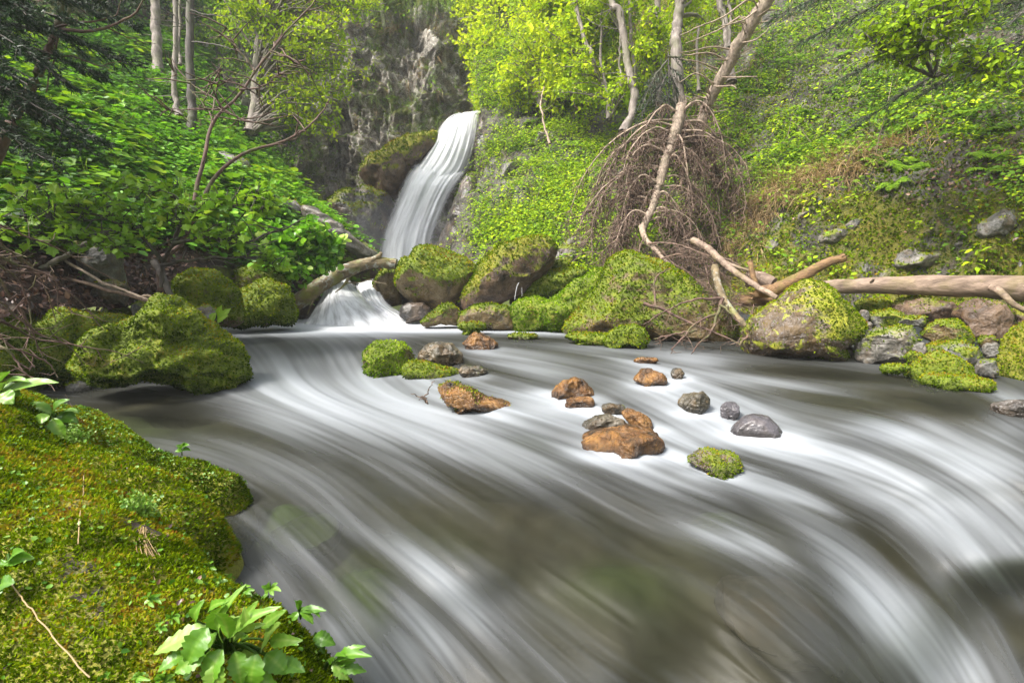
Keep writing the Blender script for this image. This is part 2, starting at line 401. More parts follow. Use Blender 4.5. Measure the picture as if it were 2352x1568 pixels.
def vs(v): return np.log(np.maximum(np.asarray(v, float) - 600, 20) / 100)

def interp(u, v, C, su=150, ss=.17):
    u = np.asarray(u, float); v = np.asarray(v, float); sh = np.broadcast(u, v).shape
    uu = np.broadcast_to(u, sh).ravel(); ss_ = np.broadcast_to(vs(v), sh).ravel()
    num = 0; den = 0
    for row in C:
        q = ((uu - row[0]) / su) ** 2 + ((ss_ - vs(row[1])) / ss) ** 2
        w = np.exp(-q) + 3e-3 * np.exp(-q / 12) + 1e-7 / (1 + q)
        den = den + w; num = num + w[:, None] * row[None, 2:]
    return (num / den[:, None]).reshape(sh + (C.shape[1] - 2,))

def Hw(u, v): return interp(u, v, HC)[..., 0]
def W(u, v): return G(u, v, Hw(u, v))          # point on the water at a photo pixel

NU, NV = 900, 560
gu = np.linspace(-420, 2780, NU)
tv = np.linspace(0, 1, NV); gv = 722 + (1760 - 722) * (tv ** 1.25)
UU, VV = np.meshgrid(gu, gv)
HH = Hw(UU, VV)
FL = np.array([(600,750,1,.02),(1000,750,1,.02),(1300,765,1,.06),(700,790,.8,.3),(640,830,.5,1),(720,840,.25,1),(830,840,.3,1),(700,890,.8,.25),(850,900,1,.3),
 (200,900,1,.05),(400,920,1,.1),(300,980,1,.1),(500,1000,1,.28),(800,1000,1,.45),(650,1080,1,.5),(700,1180,.7,.65),(820,1220,.6,.75),(950,1100,1,.6),(1100,950,1,.25),
 (1300,850,1,.25),(1200,800,1,.1),(1500,800,1,.1),(1700,860,1,.1),(2000,890,1,.14),(1550,900,1,.5),(1600,960,.9,.6),(1800,1050,1,.2),(2000,1100,1,.42),(2200,1250,.8,.8),
 (2100,1400,.72,.9),(1800,1200,1,.55),(1600,1230,1,.35),(2300,1500,.5,1),(2200,940,1,.3),(2320,960,.8,.5),(2230,1020,.9,.5),(1300,1150,1,.6),(1300,1300,1,.62),(1000,1380,.7,.7),
 (900,1320,1,.35),(950,1480,.45,.9),(1200,1450,.75,.75),(1500,1400,1,.65),(1750,1450,.85,.75),(750,1430,.5,.9),(1400,1000,1,.25),(1200,1050,1,.5)], float)
FL[:, 2:] /= np.linalg.norm(FL[:, 2:], axis=1, keepdims=True)
dirs = interp(UU, VV, FL, 160, .2)
du = gu[1] - gu[0]; dvrow = np.gradient(gv)[:, None]
vi = dirs[..., 0] / du; vj = dirs[..., 1] / dvrow
L = np.sqrt(vi ** 2 + vj ** 2) + 1e-6; vi /= L; vj /= L

def bil(A, x, y):
    x = np.clip(x, 0, A.shape[1] - 1.001); y = np.clip(y, 0, A.shape[0] - 1.001)
    i = x.astype(int); j = y.astype(int); fx = x - i; fy = y - j
    return A[j, i] * (1 - fx) * (1 - fy) + A[j, i + 1] * fx * (1 - fy) + A[j + 1, i] * (1 - fx) * fy + A[j + 1, i + 1] * fx * fy

def lic(A, steps, h=1.4, both=True):
    X0, Y0 = np.meshgrid(np.arange(A.shape[1], dtype=float), np.arange(A.shape[0], dtype=float))
    acc = A.copy(); wsum = 1.0
    for sgn in ((1, -1) if both else (-1,)):
        X, Y = X0.copy(), Y0.copy()
        for k in range(steps):
            a = bil(vi, X, Y); b = bil(vj, X, Y)
            X += sgn * h * a; Y += sgn * h * b
            w = 0.5 + 0.5 * math.cos(PI * (k + 1) / (steps + 1))
            acc = acc + w * bil(A, X, Y); wsum += w
    return acc / wsum

def blur(A, n):
    for _ in range(n):
        A = (A + np.roll(A, 1, 0) + np.roll(A, -1, 0)) / 3; A = (A + np.roll(A, 1, 1) + np.roll(A, -1, 1)) / 3
    return A
wr = np.random.default_rng(5)
n_f = lic(blur(wr.normal(0, 1, UU.shape), 1), 38); n_f = n_f / n_f.std()
n_c = lic(blur(wr.normal(0, 1, UU.shape), 18), 60, 2.2); n_c = n_c / n_c.std()
n_m = lic(blur(wr.normal(0, 1, UU.shape), 5), 50, 1.8); n_m = n_m / n_m.std()

FB = [(840,751,430,16,0,1.7),(560,744,150,9,0,.5),(1250,762,120,9,3,.45),(720,832,95,26,0,.34),(640,835,50,20,0,.2),(800,838,40,20,0,.25),(700,882,150,20,0,.34),(860,905,150,30,5,.30),(820,965,230,55,15,.22),(1000,1010,260,55,20,.26),(700,950,160,40,0,.3),
 (650,815,70,10,10,.25),(790,800,60,8,0,.35),(905,885,60,14,0,.4),(1200,842,110,13,10,.5),(1360,800,140,12,5,.3),(1240,870,80,16,8,.35),(1470,838,50,10,0,.4),(1590,828,45,16,5,.75),(1650,866,110,11,5,.7),(1790,884,150,9,8,.6),
 (1530,905,70,26,25,.75),(1600,960,110,30,25,.8),(1740,955,80,34,0,.45),(1690,1012,190,17,8,.75),(1880,1050,190,24,13,.65),(2040,1110,170,30,25,.65),(2190,1240,150,38,45,.6),(2080,985,90,16,-5,.55),(2310,985,60,34,-25,.5),(2290,1070,90,26,0,.55),
 (2130,1010,160,18,10,.45),(1240,935,70,26,0,.4),(1490,1050,120,12,5,.5),(1440,905,70,18,20,.35),(1330,960,50,16,0,.3),(1000,1320,140,34,35,.52),(940,1440,80,90,60,.5),(1060,1470,90,60,50,.3),(780,1440,34,60,60,.32),(650,1280,40,40,50,.15),
 (1640,1235,110,15,20,.42),(1760,1265,80,18,35,.35),(950,960,420,75,12,.24),(770,905,230,40,4,.18),(1900,1010,480,70,12,.16),(2150,1160,220,90,35,.18),(1650,860,500,45,4,.10),(1000,1430,160,130,60,.14),(2080,1440,230,110,42,.18),(740,1120,160,70,30,.08),(1980,1370,110,45,42,.5),(2110,1480,150,45,48,.6),(1900,1260,100,22,35,.3),(2230,1540,90,60,50,.5),(1620,1120,80,10,40,.25),
 (1300,1300,460,150,20,-.15),(1600,1470,300,90,25,-.22),(1080,1230,140,30,20,-.16),(330,960,200,40,0,-.22),(700,772,220,10,0,-.10),(1150,775,200,9,3,-.18),(1900,862,250,14,3,-.25),(2120,925,150,22,10,-.28),(2320,1400,40,140,-40,-.2),
 (2060,1290,190,13,44,-.28),(2250,1130,110,50,35,.42),(2340,1240,60,60,50,.35),(1230,1110,200,40,20,-.05),(860,1290,50,30,30,-.14),(1350,880,90,8,10,-.2),(300,905,160,10,0,.1),(480,880,60,8,0,-.2)]
foam = np.full(UU.shape, 0.32)
for (u, v, su, sv, a, amp) in FB:
    ca, sa = math.cos(math.radians(a)), math.sin(math.radians(a))
    X = (UU - u) * ca + (VV - v) * sa; Y = -(UU - u) * sa + (VV - v) * ca
    foam += (amp * .8 if amp > 0 else amp) * np.exp(-(X / su) ** 2 - (Y / sv) ** 2)
src = np.zeros(UU.shape)
for (u, v, w, k) in [(835,860,14,1),(950,862,14,1),(926,868,10,.8),(1058,868,12,.8),(1145,803,12,.8),(1060,800,10,.6),(1000,915,10,.7),(1215,950,14,1),(1266,914,12,1),(1366,916,14,1.2),(1300,940,10,1),(1364,940,12,1),(1320,1036,12,1.2),(1530,1038,18,1.2),(1385,1046,14,1),(1510,988,12,1),(1455,880,12,1),(1536,884,14,1.2),(1572,1054,12,.9),(1706,1090,16,1),(1665,1002,14,1),(1800,1004,18,1.3),(1560,950,12,1),(1632,950,14,1.2),(1540,870,8,1),(1574,870,10,1),(575,868,14,1),(2290,895,20,.7),(2030,958,30,.8),(1515,836,10,.9),(1455,834,8,.8)]:
    src += k * np.exp(-((UU - u) / w) ** 2 - ((VV - v) / (w * .45)) ** 2)
wake = lic(src, 70, 1.5, both=False)
foam += np.clip(wake * 7.0, 0, .30)
foam = lic(foam, 18, 1.8)
foam = np.where(VV > 775, .92 * np.tanh(foam / .92), foam)
amp = np.clip(.045 + foam * .19, 0, .26)
for (u, v, w, k) in [(890,858,60,.22),(990,866,70,.25),(1090,866,40,.25),(1105,803,50,.2),(1110,945,110,.22),(1315,916,60,.5),(1330,938,50,.5),(1400,955,60,.35),(1480,988,50,.45),(1425,1046,120,.5),(1495,886,60,.5),(1640,1092,70,.3),(1740,1000,110,.45),(1600,950,60,.5),(1556,870,30,.5),(1250,905,60,.3)]:
    foam += k * np.exp(-((UU - u - w * .15) / (w * .95)) ** 2 - ((VV - v) / (w * .13 + 4)) ** 2)
n_b = lic(blur(wr.normal(0, 1, UU.shape), 60), 40, 2.0); n_b = n_b / n_b.std()
streak = foam + amp * (.20 * n_f + .10 * n_m + .13 * n_c + .45 * n_b)
clear = np.zeros(UU.shape)
for (u, v, su, sv) in [(1735, 962, 70, 40), (1780, 1345, 150, 120), (1420, 1280, 180, 90), (690, 1190, 110, 80), (860, 1400, 110, 190), (1670, 1150, 90, 50), (2070, 1265, 120, 90), (1290, 970, 70, 30), (1220, 998, 90, 22), (1230, 788, 80, 14), (330, 960, 150, 40), (1290, 1160, 150, 70), (660, 1150, 60, 50), (1180, 925, 60, 24), (2035, 955, 70, 30)]:
    clear += np.exp(-((UU - u) / su) ** 2 - ((VV - v) / sv) ** 2)
streak = np.where(VV < 765, foam * 1.05 + .04 * n_c, streak)
Wp = G(UU, VV, HH)
dist = np.linalg.norm(Wp - np.array([0, 0, CAMZ]), axis=-1)
Wp[..., 2] += (0.0035 * n_c + 0.0012 * n_m) * np.clip(dist / 2.5, .4, 1.5) * sstep(VV, 760, 850)
mb = MB()
ii, jj = np.meshgrid(np.arange(NU - 1), np.arange(NV - 1))
q = np.stack([jj * NU + ii, (jj + 1) * NU + ii, (jj + 1) * NU + ii + 1, jj * NU + ii + 1], -1).reshape(-1, 4)
mb.add(Wp.reshape(-1, 3), q, cmask(np.clip(streak, 0, 1.5).ravel(), np.clip(foam, 0, 1.5).ravel(), np.clip(clear, 0, 1).ravel()))

wm, nt, out = newmat('water'); N = NT(nt)
fr, fg, fb = N.mask()
col = N.ramp(N.math('MULTIPLY', fr, .6667), [(0, (.010, .010, .005)), (.133, (.026, .026, .018)), (.28, (.075, .079, .081)), (.467, (.165, .178, .190)), (.667, (.26, .28, .305)), (1.0, (.50, .52, .55))])
df = N.n('ShaderNodeBsdfPrincipled', ins={'Base Color': col, 'Roughness': .5, 'Specular IOR Level': .28})
tr = N.n('ShaderNodeBsdfTransparent', ins={'Color': (.80, .84, .78, 1)})
al = N.ramp(fr, [(0, (.42,) * 3), (.25, (.58,) * 3), (.5, (.93,) * 3), (.7, (1, 1, 1))])
al = N.math('SUBTRACT', al, N.math('MULTIPLY', fb, .16), clamp=True)
mx = N.n('ShaderNodeMixShader', ins={0: al, 1: tr.outputs[0], 2: df.outputs[0]})
nt.links.new(mx.outputs[0], out.inputs[0])
M['water'] = wm
water = mb.build('water', wm); tag(water, 'silky grey and white stream running over and between the stones', kind='structure')

# stream bed under it
bu = np.linspace(-900, 3200, 260); bv = 700 + 1300 * np.linspace(0, 1, 170) ** 1.3
BU, BV = np.meshgrid(bu, bv); BP = G(BU, BV, Hw(BU, BV) + .04)
BP = BP.reshape(-1, 3)
BP[:, 2] -= .20 - .09 * fbm(BP, 2.6, 4, 3) - .03 * fbm(BP, 9, 3, 8)
bmoss = np.full(len(BP), .05); bump_ = np.zeros(len(BP))
for (u, v, su, sv, h, g_) in [(1440, 1280, 170, 60, .10, .55), (690, 1190, 110, 60, .13, 1.0), (650, 1150, 60, 40, .1, 1.0), (880, 1440, 110, 190, .16, 1.0), (820, 1330, 90, 60, .1, .8), (1665, 1155, 80, 40, .12, .9), (2080, 1290, 130, 50, .12, .8), (1310, 980, 70, 20, .08, -.3), (1220, 998, 80, 16, .12, 1.1),
                          (330, 965, 140, 30, .08, .7), (250, 925, 120, 20, .06, .4), (1180, 930, 50, 14, .08, -.2), (1230, 788, 70, 9, .08, -.3), (1300, 1150, 130, 60, .08, -.3), (1000, 1210, 100, 60, .05, .4)]:
    q_ = ((BU.ravel() - u) / su) ** 2 + ((BV.ravel() - v) / sv) ** 2
    bump_ += h * np.exp(-q_); bmoss += g_ * np.exp(-q_)
BP[:, 2] += bump_
deep = sstep(BU.ravel(), 1900, 2100) * sstep(BV.ravel(), 1100, 1200); BP[:, 2] -= .35 * deep
mb = MB(); n_, m_ = len(bu), len(bv)
ii, jj = np.meshgrid(np.arange(n_ - 1), np.arange(m_ - 1))
mb.add(BP, np.stack([jj * n_ + ii, (jj + 1) * n_ + ii, (jj + 1) * n_ + ii + 1, jj * n_ + ii + 1], -1).reshape(-1, 4), cmask(0, bmoss))
tag(mb.build('stream_bed', M['bed']), 'brown stony stream bed under the water', kind='structure')
# far ground sheet to the horizon
mb = MB(); g_ = np.linspace(-65, 65, 60); GX, GY = np.meshgrid(g_, g_)
rr = np.hypot(GX, GY - 10)
GZ = -1.6 + 0 * GX + np.clip(rr - 38, 0, 120) * .45
gp = np.stack([GX, GY, GZ], -1).reshape(-1, 3); gp[:, 2] += fbm(gp, .03, 4, 2) * 3 * np.clip((rr.ravel() - 30) / 40, 0, 1)
ii, jj = np.meshgrid(np.arange(59), np.arange(59))
mb.add(gp, np.stack([jj * 60 + ii, jj * 60 + ii + 1, (jj + 1) * 60 + ii + 1, (jj + 1) * 60 + ii], -1).reshape(-1, 4), cmask(0, .8, n=3600))
tag(mb.build('ground', M['soil']), 'forest ground rising round the gorge', kind='structure')

# ------------------------------------------------------------------ terrain patches
def crw(t):
    return np.stack([-.5 * t + t * t - .5 * t ** 3, 1 - 2.5 * t * t + 1.5 * t ** 3, .5 * t + 2 * t * t - 1.5 * t ** 3, -.5 * t * t + .5 * t ** 3], -1)

def spline_grid(C, nu, nv):
    C = np.asarray(C, float); C = P(C[..., 0], C[..., 1], C[..., 2])
    def up(A, n):           # resample along axis 0
        m = len(A); E = np.concatenate([[2 * A[0] - A[1]], A, [2 * A[-1] - A[-2]]])
        t = np.linspace(0, m - 1 - 1e-6, n); i = t.astype(int); w = crw(t - i)
        return sum(w[:, k].reshape((-1,) + (1,) * (A.ndim - 1)) * E[i + k] for k in range(4))
    return np.swapaxes(up(np.swapaxes(up(C, nv), 0, 1), nu), 0, 1)

def gnormals(Gp):
    a = np.gradient(Gp, axis=1); b = np.gradient(Gp, axis=0)
    return unit(np.cross(a, b))

class Patch: pass
def patch(name, label, C, nu, nv, disp, mat, mossf, seed=0, rscale=1.0, ridge=.5, tex=1.0):
    Gp = spline_grid(C, nu, nv); Nn = gnormals(Gp)
    Nn[np.sum(Nn * (Gp - np.array([0, 0, CAMZ])), -1) > 0] *= -1
    p = Gp.reshape(-1, 3); n = Nn.reshape(-1, 3)
    d = (1 - ridge) * fbm(p, .55 * rscale, 5, seed) + ridge * fbm(p * [1, 1, .7], 1.0 * rscale, 5, seed + 9, ridged=True)
    d = d + .25 * tex * fbm(p * [1, 1, .5], 3.2 * rscale, 3, seed + 4, ridged=True)
    p = p + n * (disp * d)[:, None]
    Gp = p.reshape(nv, nu, 3); Nn = gnormals(Gp); Nn[np.sum(Nn * (Gp - np.array([0, 0, CAMZ])), -1) > 0] *= -1
    mo = mossf(p, Nn.reshape(-1, 3), d)
    mb = MB(); ii, jj = np.meshgrid(np.arange(nu - 1), np.arange(nv - 1))
    qd = np.stack([jj * nu + ii, jj * nu + ii + 1, (jj + 1) * nu + ii + 1, (jj + 1) * nu + ii], -1).reshape(-1, 4)
    mb.add(p, qd, cmask(0, mo)); o = mb.build(name, mat); tag(o, label, kind='structure')
    pt = Patch(); pt.G = Gp; pt.N = Nn; pt.o = o; pt.mo = mo.reshape(nv, nu)
    a = Gp[1:, :-1] - Gp[:-1, :-1]; b = Gp[:-1, 1:] - Gp[:-1, :-1]
    pt.area = np.linalg.norm(np.cross(a, b), axis=-1)
    return pt

def sample(pt, n, dens=None, rng=R):
    """n random places on a patch; dens(u, v, p) weights them"""
    c = (pt.G[1:, 1:] + pt.G[:-1, :-1]) / 2
    w = pt.area.copy()
    if dens is not None:
        u, v = UV(c); w = w * np.maximum(dens(u, v, c), 0)
    w = w.ravel(); w = w / w.sum()
    k = rng.choice(len(w), n, p=w); j, i = np.divmod(k, pt.area.shape[1])
    s, t = rng.random((2, n, 1))
    g = pt.G
    p = g[j, i] * (1 - s) * (1 - t) + g[j, i + 1] * s * (1 - t) + g[j + 1, i] * (1 - s) * t + g[j + 1, i + 1] * s * t
    return p, pt.N[j, i]

RS = [[(1040,660,13),(1300,670,11),(1500,700,10),(1700,735,9),(1900,750,8),(2100,755,7.3),(2352,755,6.7),(2800,760,5.6),(3300,800,4.6)],
      [(1045,585,14),(1280,585,12.2),(1500,600,10.9),(1700,615,9.8),(1900,625,8.7),(2100,632,7.9),(2352,632,7.1),(2800,625,5.9),(3300,620,4.9)],
      [(1075,450,16),(1280,460,14),(1500,470,12.6),(1700,485,11),(1900,480,9.4),(2100,465,8.4),(2352,445,7.5),(2800,420,6.3),(3300,400,5.2)],
      [(1110,330,17.5),(1300,330,16.2),(1500,325,14.6),(1700,325,13),(1900,310,11.4),(2100,290,10.2),(2352,280,9),(2800,240,7.6),(3300,200,6.2)],
      [(1095,180,20),(1280,160,19),(1500,150,17.5),(1700,145,16),(1900,135,14.3),(2100,125,12.8),(2352,110,11.2),(2800,40,9.4),(3300,-40,8)],
      [(1080,20,25),(1280,-20,23),(1500,-50,21),(1700,-60,19.5),(1900,-60,18),(2100,-70,16),(2352,-90,14),(2800,-180,12),(3300,-300,10.5)],
      [(1070,-180,34),(1280,-230,32),(1500,-280,30),(1700,-300,28),(1900,-320,26),(2100,-350,24),(2352,-420,22),(2800,-560,20),(3300,-800,18)]]
def moss_rs(p, n, d):
    u, v = UV(p)
    wall = sstep(v, 440, 520) * sstep(u, 1600, 1750)
    return .36 + .26 * sstep(v, 380, 470) * sstep(u, 1500, 1700) - wall * (.02 + .5 * fbm(p * [1.2, 1.2, .6], 1.3, 4, 31)) - .1  # less moss higher up: darker soil, standing in for shade between leaves
SLOPE_R = patch('bank_terrain', 'steep mossy right bank of the gorge with bare grey rock at its foot', RS, 380, 380, .48, M['rock_wall'], moss_rs, 3, 1.0)

LS = [[(-700,840,2.9),(-300,780,3.8),(0,750,4.8),(200,715,5.8),(400,700,7.2),(550,700,8.7),(680,700,10.6),(885,650,12)],
      [(-700,620,3.5),(-300,600,4.5),(0,600,5.5),(200,600,6.5),(400,590,7.9),(550,585,9.3),(700,592,10.9),(880,606,12)],
      [(-700,430,4.6),(-300,420,5.8),(0,420,7),(200,430,8.2),(400,455,9.6),(560,470,10.5),(700,525,11.2),(852,580,11.8)],
      [(-700,230,6),(-300,240,7.4),(0,255,9),(200,290,10.3),(400,340,11.6),(520,365,12.6),(640,440,13),(790,545,13)],
      [(-700,60,8.4),(-300,90,10.2),(0,120,12),(200,175,13),(400,250,14.4),(500,300,15.2),(620,390,15.6),(730,500,15)],
      [(-700,-120,12),(-300,-60,14),(0,-10,16),(200,50,17),(400,140,18),(500,220,18.4),(600,330,17.9),(705,480,16.6)],
      [(-700,-420,20),(-300,-330,22),(0,-260,24),(200,-200,26),(400,-60,25),(480,150,21),(580,330,19.5),(690,490,17.6)]]
def moss_ls(p, n, d):
    u, v = UV(p)
    return .5 - .5 * sstep(v, 520, 620) * sstep(-u, -560, -300)
SLOPE_L = patch('slope_terrain', 'leafy left slope of the gorge', LS, 260, 240, .26, M['soil'], moss_ls, 12, 1.0)

CL = [[(-500,700,19),(0,690,19),(300,680,19),(450,660,18.8),(600,640,18.4),(700,620,18.4),(800,640,18.6),(950,640,18.2),(1050,640,18),(1160,640,19),(1300,640,21)],
      [(-500,560,19.5),(0,560,19.5),(300,520,19.5),(450,500,19.2),(600,500,18.8),(690,490,18.8),(780,520,19.4),(920,540,19),(1020,520,18.6),(1130,520,19.5),(1300,520,22)],
      [(-500,380,20),(0,380,20),(300,380,20),(450,360,19.6),(600,370,19.2),(700,380,19.2),(780,380,20.4),(900,390,20),(1010,380,19.6),(1110,370,20.5),(1300,380,23)],
      [(-500,260,20.5),(0,260,20.5),(300,260,20.5),(450,240,20),(600,250,19.8),(690,270,20),(770,260,20.8),(900,270,20.6),(1020,280,20.6),(1120,280,22),(1300,260,24)],
      [(-500,150,22),(0,150,22),(300,150,22),(450,140,21.5),(590,165,21),(690,190,21),(770,150,21.2),(900,150,21.1),(1010,160,21.2),(1110,190,22.6),(1300,150,26)],
      [(-500,40,25),(0,40,25),(300,50,25),(450,60,24.5),(590,90,24),(700,90,22.6),(780,60,21.9),(900,55,21.7),(990,70,21.9),(1095,130,23.4),(1300,60,28)],
      [(-500,-60,30),(0,-60,30),(300,-50,30),(450,-40,30),(590,-10,28),(700,20,25),(790,22,23),(890,20,22.6),(985,36,23),(1090,100,25),(1300,-40,31)],
      [(-500,-300,40),(0,-300,40),(300,-300,40),(450,-280,40),(590,-250,38),(700,-120,36),(790,-100,34),(890,-60,32),(985,-40,32),(1090,0,34),(1300,-250,40)]]
def moss_cl(p, n, d):
    u, v = UV(p)
    return .34 + .3 * fbm(p, .9, 4, 77) + .5 * sstep(n[:, 2], .35, .8) + .25 * sstep(-v, -60, 0)
CLIFF = patch('cliff_terrain', 'craggy grey and brown cliff with tufts behind the waterfall', CL, 520, 400, 1.0, M['rock_cliff'], moss_cl, 21, .8, ridge=.75, tex=2.2)
tag(CLIFF.o, kind='structure')

# upper pool between the boulders and the waterfall
mb = MB(); X_, Y_ = np.meshgrid(np.linspace(-7.5, 1.2, 60), np.linspace(11.0, 18.2, 50)); pu = np.stack([X_, Y_, np.full(X_.shape, CAMZ - .10)], -1); pu[..., 2] += .02 * fbm(pu.reshape(-1, 3), 2, 3, 2).reshape(X_.shape)
ii, jj = np.meshgrid(np.arange(59), np.arange(49)); fo = .5 + .3 * fbm(pu.reshape(-1, 3), 1.2, 3, 6) + .5 * sstep(pu[..., 1].ravel(), 14, 17)
mb.add(pu.reshape(-1, 3), np.stack([jj * 60 + ii, jj * 60 + ii + 1, (jj + 1) * 60 + ii + 1, (jj + 1) * 60 + ii], -1).reshape(-1, 4), cmask(np.clip(fo, 0, 1.2)))
tag(mb.build('upper_water', wm), 'white foaming upper pool at the waterfall foot', kind='structure')
# ------------------------------------------------------------------ falling water
def veil_mat(name, lo=.45, edge=.25, scale=26.0):
    m, nt, out = newmat(name); N = NT(nt)
    r, g, b = N.mask()        # r across 0..1, g strand, b opacity
    uvx = N.n('ShaderNodeCombineXYZ', ins={'X': N.math('MULTIPLY', r, scale), 'Y': N.math('MULTIPLY', g, 1.1)})
    st = N.noise(1.0, 5, uvx.outputs[0], .6)
    col = N.ramp(st, [(.28, (lo, lo * 1.02, lo * 1.06)), (.55, (.74, .76, .79)), (.7, (.86, .87, .90))])
    df = N.n('ShaderNodeBsdfDiffuse', ins={'Color': col})
    tl = N.n('ShaderNodeBsdfTranslucent', ins={'Color': col})
    d2 = N.n('ShaderNodeMixShader', ins={0: .3, 1: df.outputs[0], 2: tl.outputs[0]})
    tr = N.n('ShaderNodeBsdfTransparent')
    a = N.math('ADD', b, N.math('MULTIPLY', N.math('SUBTRACT', st, .5), .9), clamp=True)
    a = N.math('MULTIPLY', a, N.math('MINIMUM', N.math('MULTIPLY', b, 3.0), 1.0), clamp=True)
    mx = N.n('ShaderNodeMixShader', ins={0: a, 1: tr.outputs[0], 2: d2.outputs[0]})
    nt.links.new(mx.outputs[0], out.inputs[0]); return m

def curve(pts, n):
    return smooth_path(np.asarray(pts, float), n)

def veil(name, left, right, d, bulge, mat, nu=70, nv=120, wob=.05, opac=None, parent=None, seed=0):
    """left/right: edge polylines (u, v, distance) from crest to foot"""
    a = curve(left, nv); b = curve(right, nv)
    s = np.linspace(0, 1, nu)
    pix = a[:, None, :] * (1 - s)[None, :, None] + b[:, None, :] * s[None, :, None]
    p = P(pix[..., 0], pix[..., 1], pix[..., 2])
    t = np.linspace(0, 1, nv)[:, None]
    p[..., 1] -= bulge * np.sin(PI * s)[None, :] ** .7 * np.minimum(t * 3 + .2, 1)
    sn = np.stack([s * 13 + seed, 0 * s, 0 * s], -1)
    strand = fbm(sn, 1, 4, seed)[None, :] * (1 - .5 * t) + .5 * fbm(np.stack([np.broadcast_to(s * 22, (nv, nu)).ravel(), np.broadcast_to(t * 1.6, (nv, nu)).ravel(), np.full(nu * nv, seed * 3.1)], -1), 1, 3, seed + 1).reshape(nv, nu)
    p[..., 1] -= wob * strand
    op = np.minimum(np.minimum(s, 1 - s) * 4.5, 1)[None, :] * np.ones((nv, 1))
    op = op * np.minimum(t * 12 + .35, 1)
    if opac is not None: op = op * opac(s[None, :], t)
    mb = MB(); ii, jj = np.meshgrid(np.arange(nu - 1), np.arange(nv - 1))
    qd = np.stack([jj * nu + ii, (jj + 1) * nu + ii, (jj + 1) * nu + ii + 1, jj * nu + ii + 1], -1).reshape(-1, 4)
    c = np.zeros((nv, nu, 4)); c[..., 0] = s[None, :]; c[..., 1] = t * 3; c[..., 2] = op; c[..., 3] = 1
    mb.add(p.reshape(-1, 3), qd, c.reshape(-1, 4))
    return mb.build(name, mat, parent)

M['veil'] = veil_mat('veil', .62, scale=11); M['veil_soft'] = veil_mat('veil_soft', .45, scale=14)
fall = thing('waterfall', 'tall white silky waterfall dropping from the rock lip at the head of the gorge', 'waterfall', P(940, 620, 17.2))
veil('upper_fall', [(1047,263,20.2),(1022,276,19.9),(1003,300,19.5),(985,335,19.1),(960,372,18.8),(940,402,18.5),(925,440,18.3)],
     [(1112,254,20.2),(1106,270,19.9),(1104,310,19.4),(1096,350,19.1),(1085,390,18.9),(1068,415,18.7),(1052,440,18.5)], 0, .55, M['veil'],
     opac=lambda s, t: 1 - .6 * sstep(s, .72, 1.0) * sstep(t, .1, .5), parent=fall, seed=2, wob=.12)
veil('lower_fall', [(950,372,18.6),(932,402,18.2),(915,445,18.0),(897,490,17.8),(882,530,17.6),(872,570,17.4),(868,625,17.3)],
     [(1078,395,18.7),(1062,415,18.4),(1040,450,18.1),(1022,490,17.9),(1008,530,17.7),(1000,570,17.5),(995,625,17.4)], 0, .5, M['veil'], parent=fall, seed=7, wob=.14)
casc = thing('cascade', 'white cascade fanning into the pool beside the mossy fallen trunk', 'cascade', P(800, 740, 9.9))
veil('main_chute', [(772,626,10.9),(756,650,10.7),(738,680,10.4),(716,712,10.1),(690,742,9.8)],
     [(792,628,10.9),(815,650,10.7),(845,680,10.4),(890,706,10.1),(945,744,9.7)], 0, .45, M['veil_soft'], wob=.06, parent=casc, seed=4)
veil('side_chute', [(812,650,11.2),(820,665,10.9),(836,690,10.5),(862,716,10.1),(880,742,9.75)],
     [(868,638,11.3),(876,660,10.9),(890,690,10.5),(925,716,10.1),(975,744,9.75)], 0, .25, M['veil_soft'], wob=.06, parent=casc, seed=14)
veil('slot_chute', [(1020,683,10.9),(1000,698,10.6),(975,716,10.2),(940,744,9.8)],
     [(1046,680,10.9),(1036,700,10.5),(1012,722,10.1),(995,746,9.75)], 0, .1, M['veil_soft'], nv=50, nu=30, wob=.04, parent=casc, seed=24)
veil('back_chute', [(652,655,12.2),(660,664,11.8),(672,676,11.4),(690,700,10.9)],
     [(700,652,12.3),(702,660,11.8),(712,670,11.4),(728,700,10.9)], 0, .05, M['veil_soft'], nv=40, nu=30, wob=.04, parent=casc, seed=34)
tr_ = thing('trickle', 'thin trickle of water running off the mossy ledge onto the rock', 'trickle', P(1186, 692, 9.2))
veil('strand', [(1190,648,9.25),(1185,662,9.2),(1181,688,9.1)], [(1194,648,9.25),(1188,662,9.2),(1183,688,9.1)], 0, .01, M['veil_soft'], nv=20, nu=10, wob=.005, parent=tr_, seed=3, opac=lambda s, t: .45 + 0 * s * t)
veil('strand', [(1197,660,9.25),(1198,670,9.2),(1198,680,9.15)], [(1199,660,9.25),(1200,670,9.2),(1200,680,9.15)], 0, .01, M['veil_soft'], nv=20, nu=10, wob=.005, parent=tr_, seed=5, opac=lambda s, t: .3 + 0 * s * t)
# ------------------------------------------------------------------ stones
_ico = {}
def ico(sub):
    if sub not in _ico:
        bm = bmesh.new(); bmesh.ops.create_icosphere(bm, subdivisions=sub, radius=1.0)
        v = np.array([x.co[:] for x in bm.verts]); f = np.array([[x.index for x in fc.verts] for fc in bm.faces]); bm.free()
        _ico[sub] = (v, f)
    return _ico[sub]

def vnormals(v, f):
    n = np.zeros_like(v); fn = np.cross(v[f[:, 1]] - v[f[:, 0]], v[f[:, 2]] - v[f[:, 0]])
    for k in range(3): np.add.at(n, f[:, k], fn)
    return unit(n)

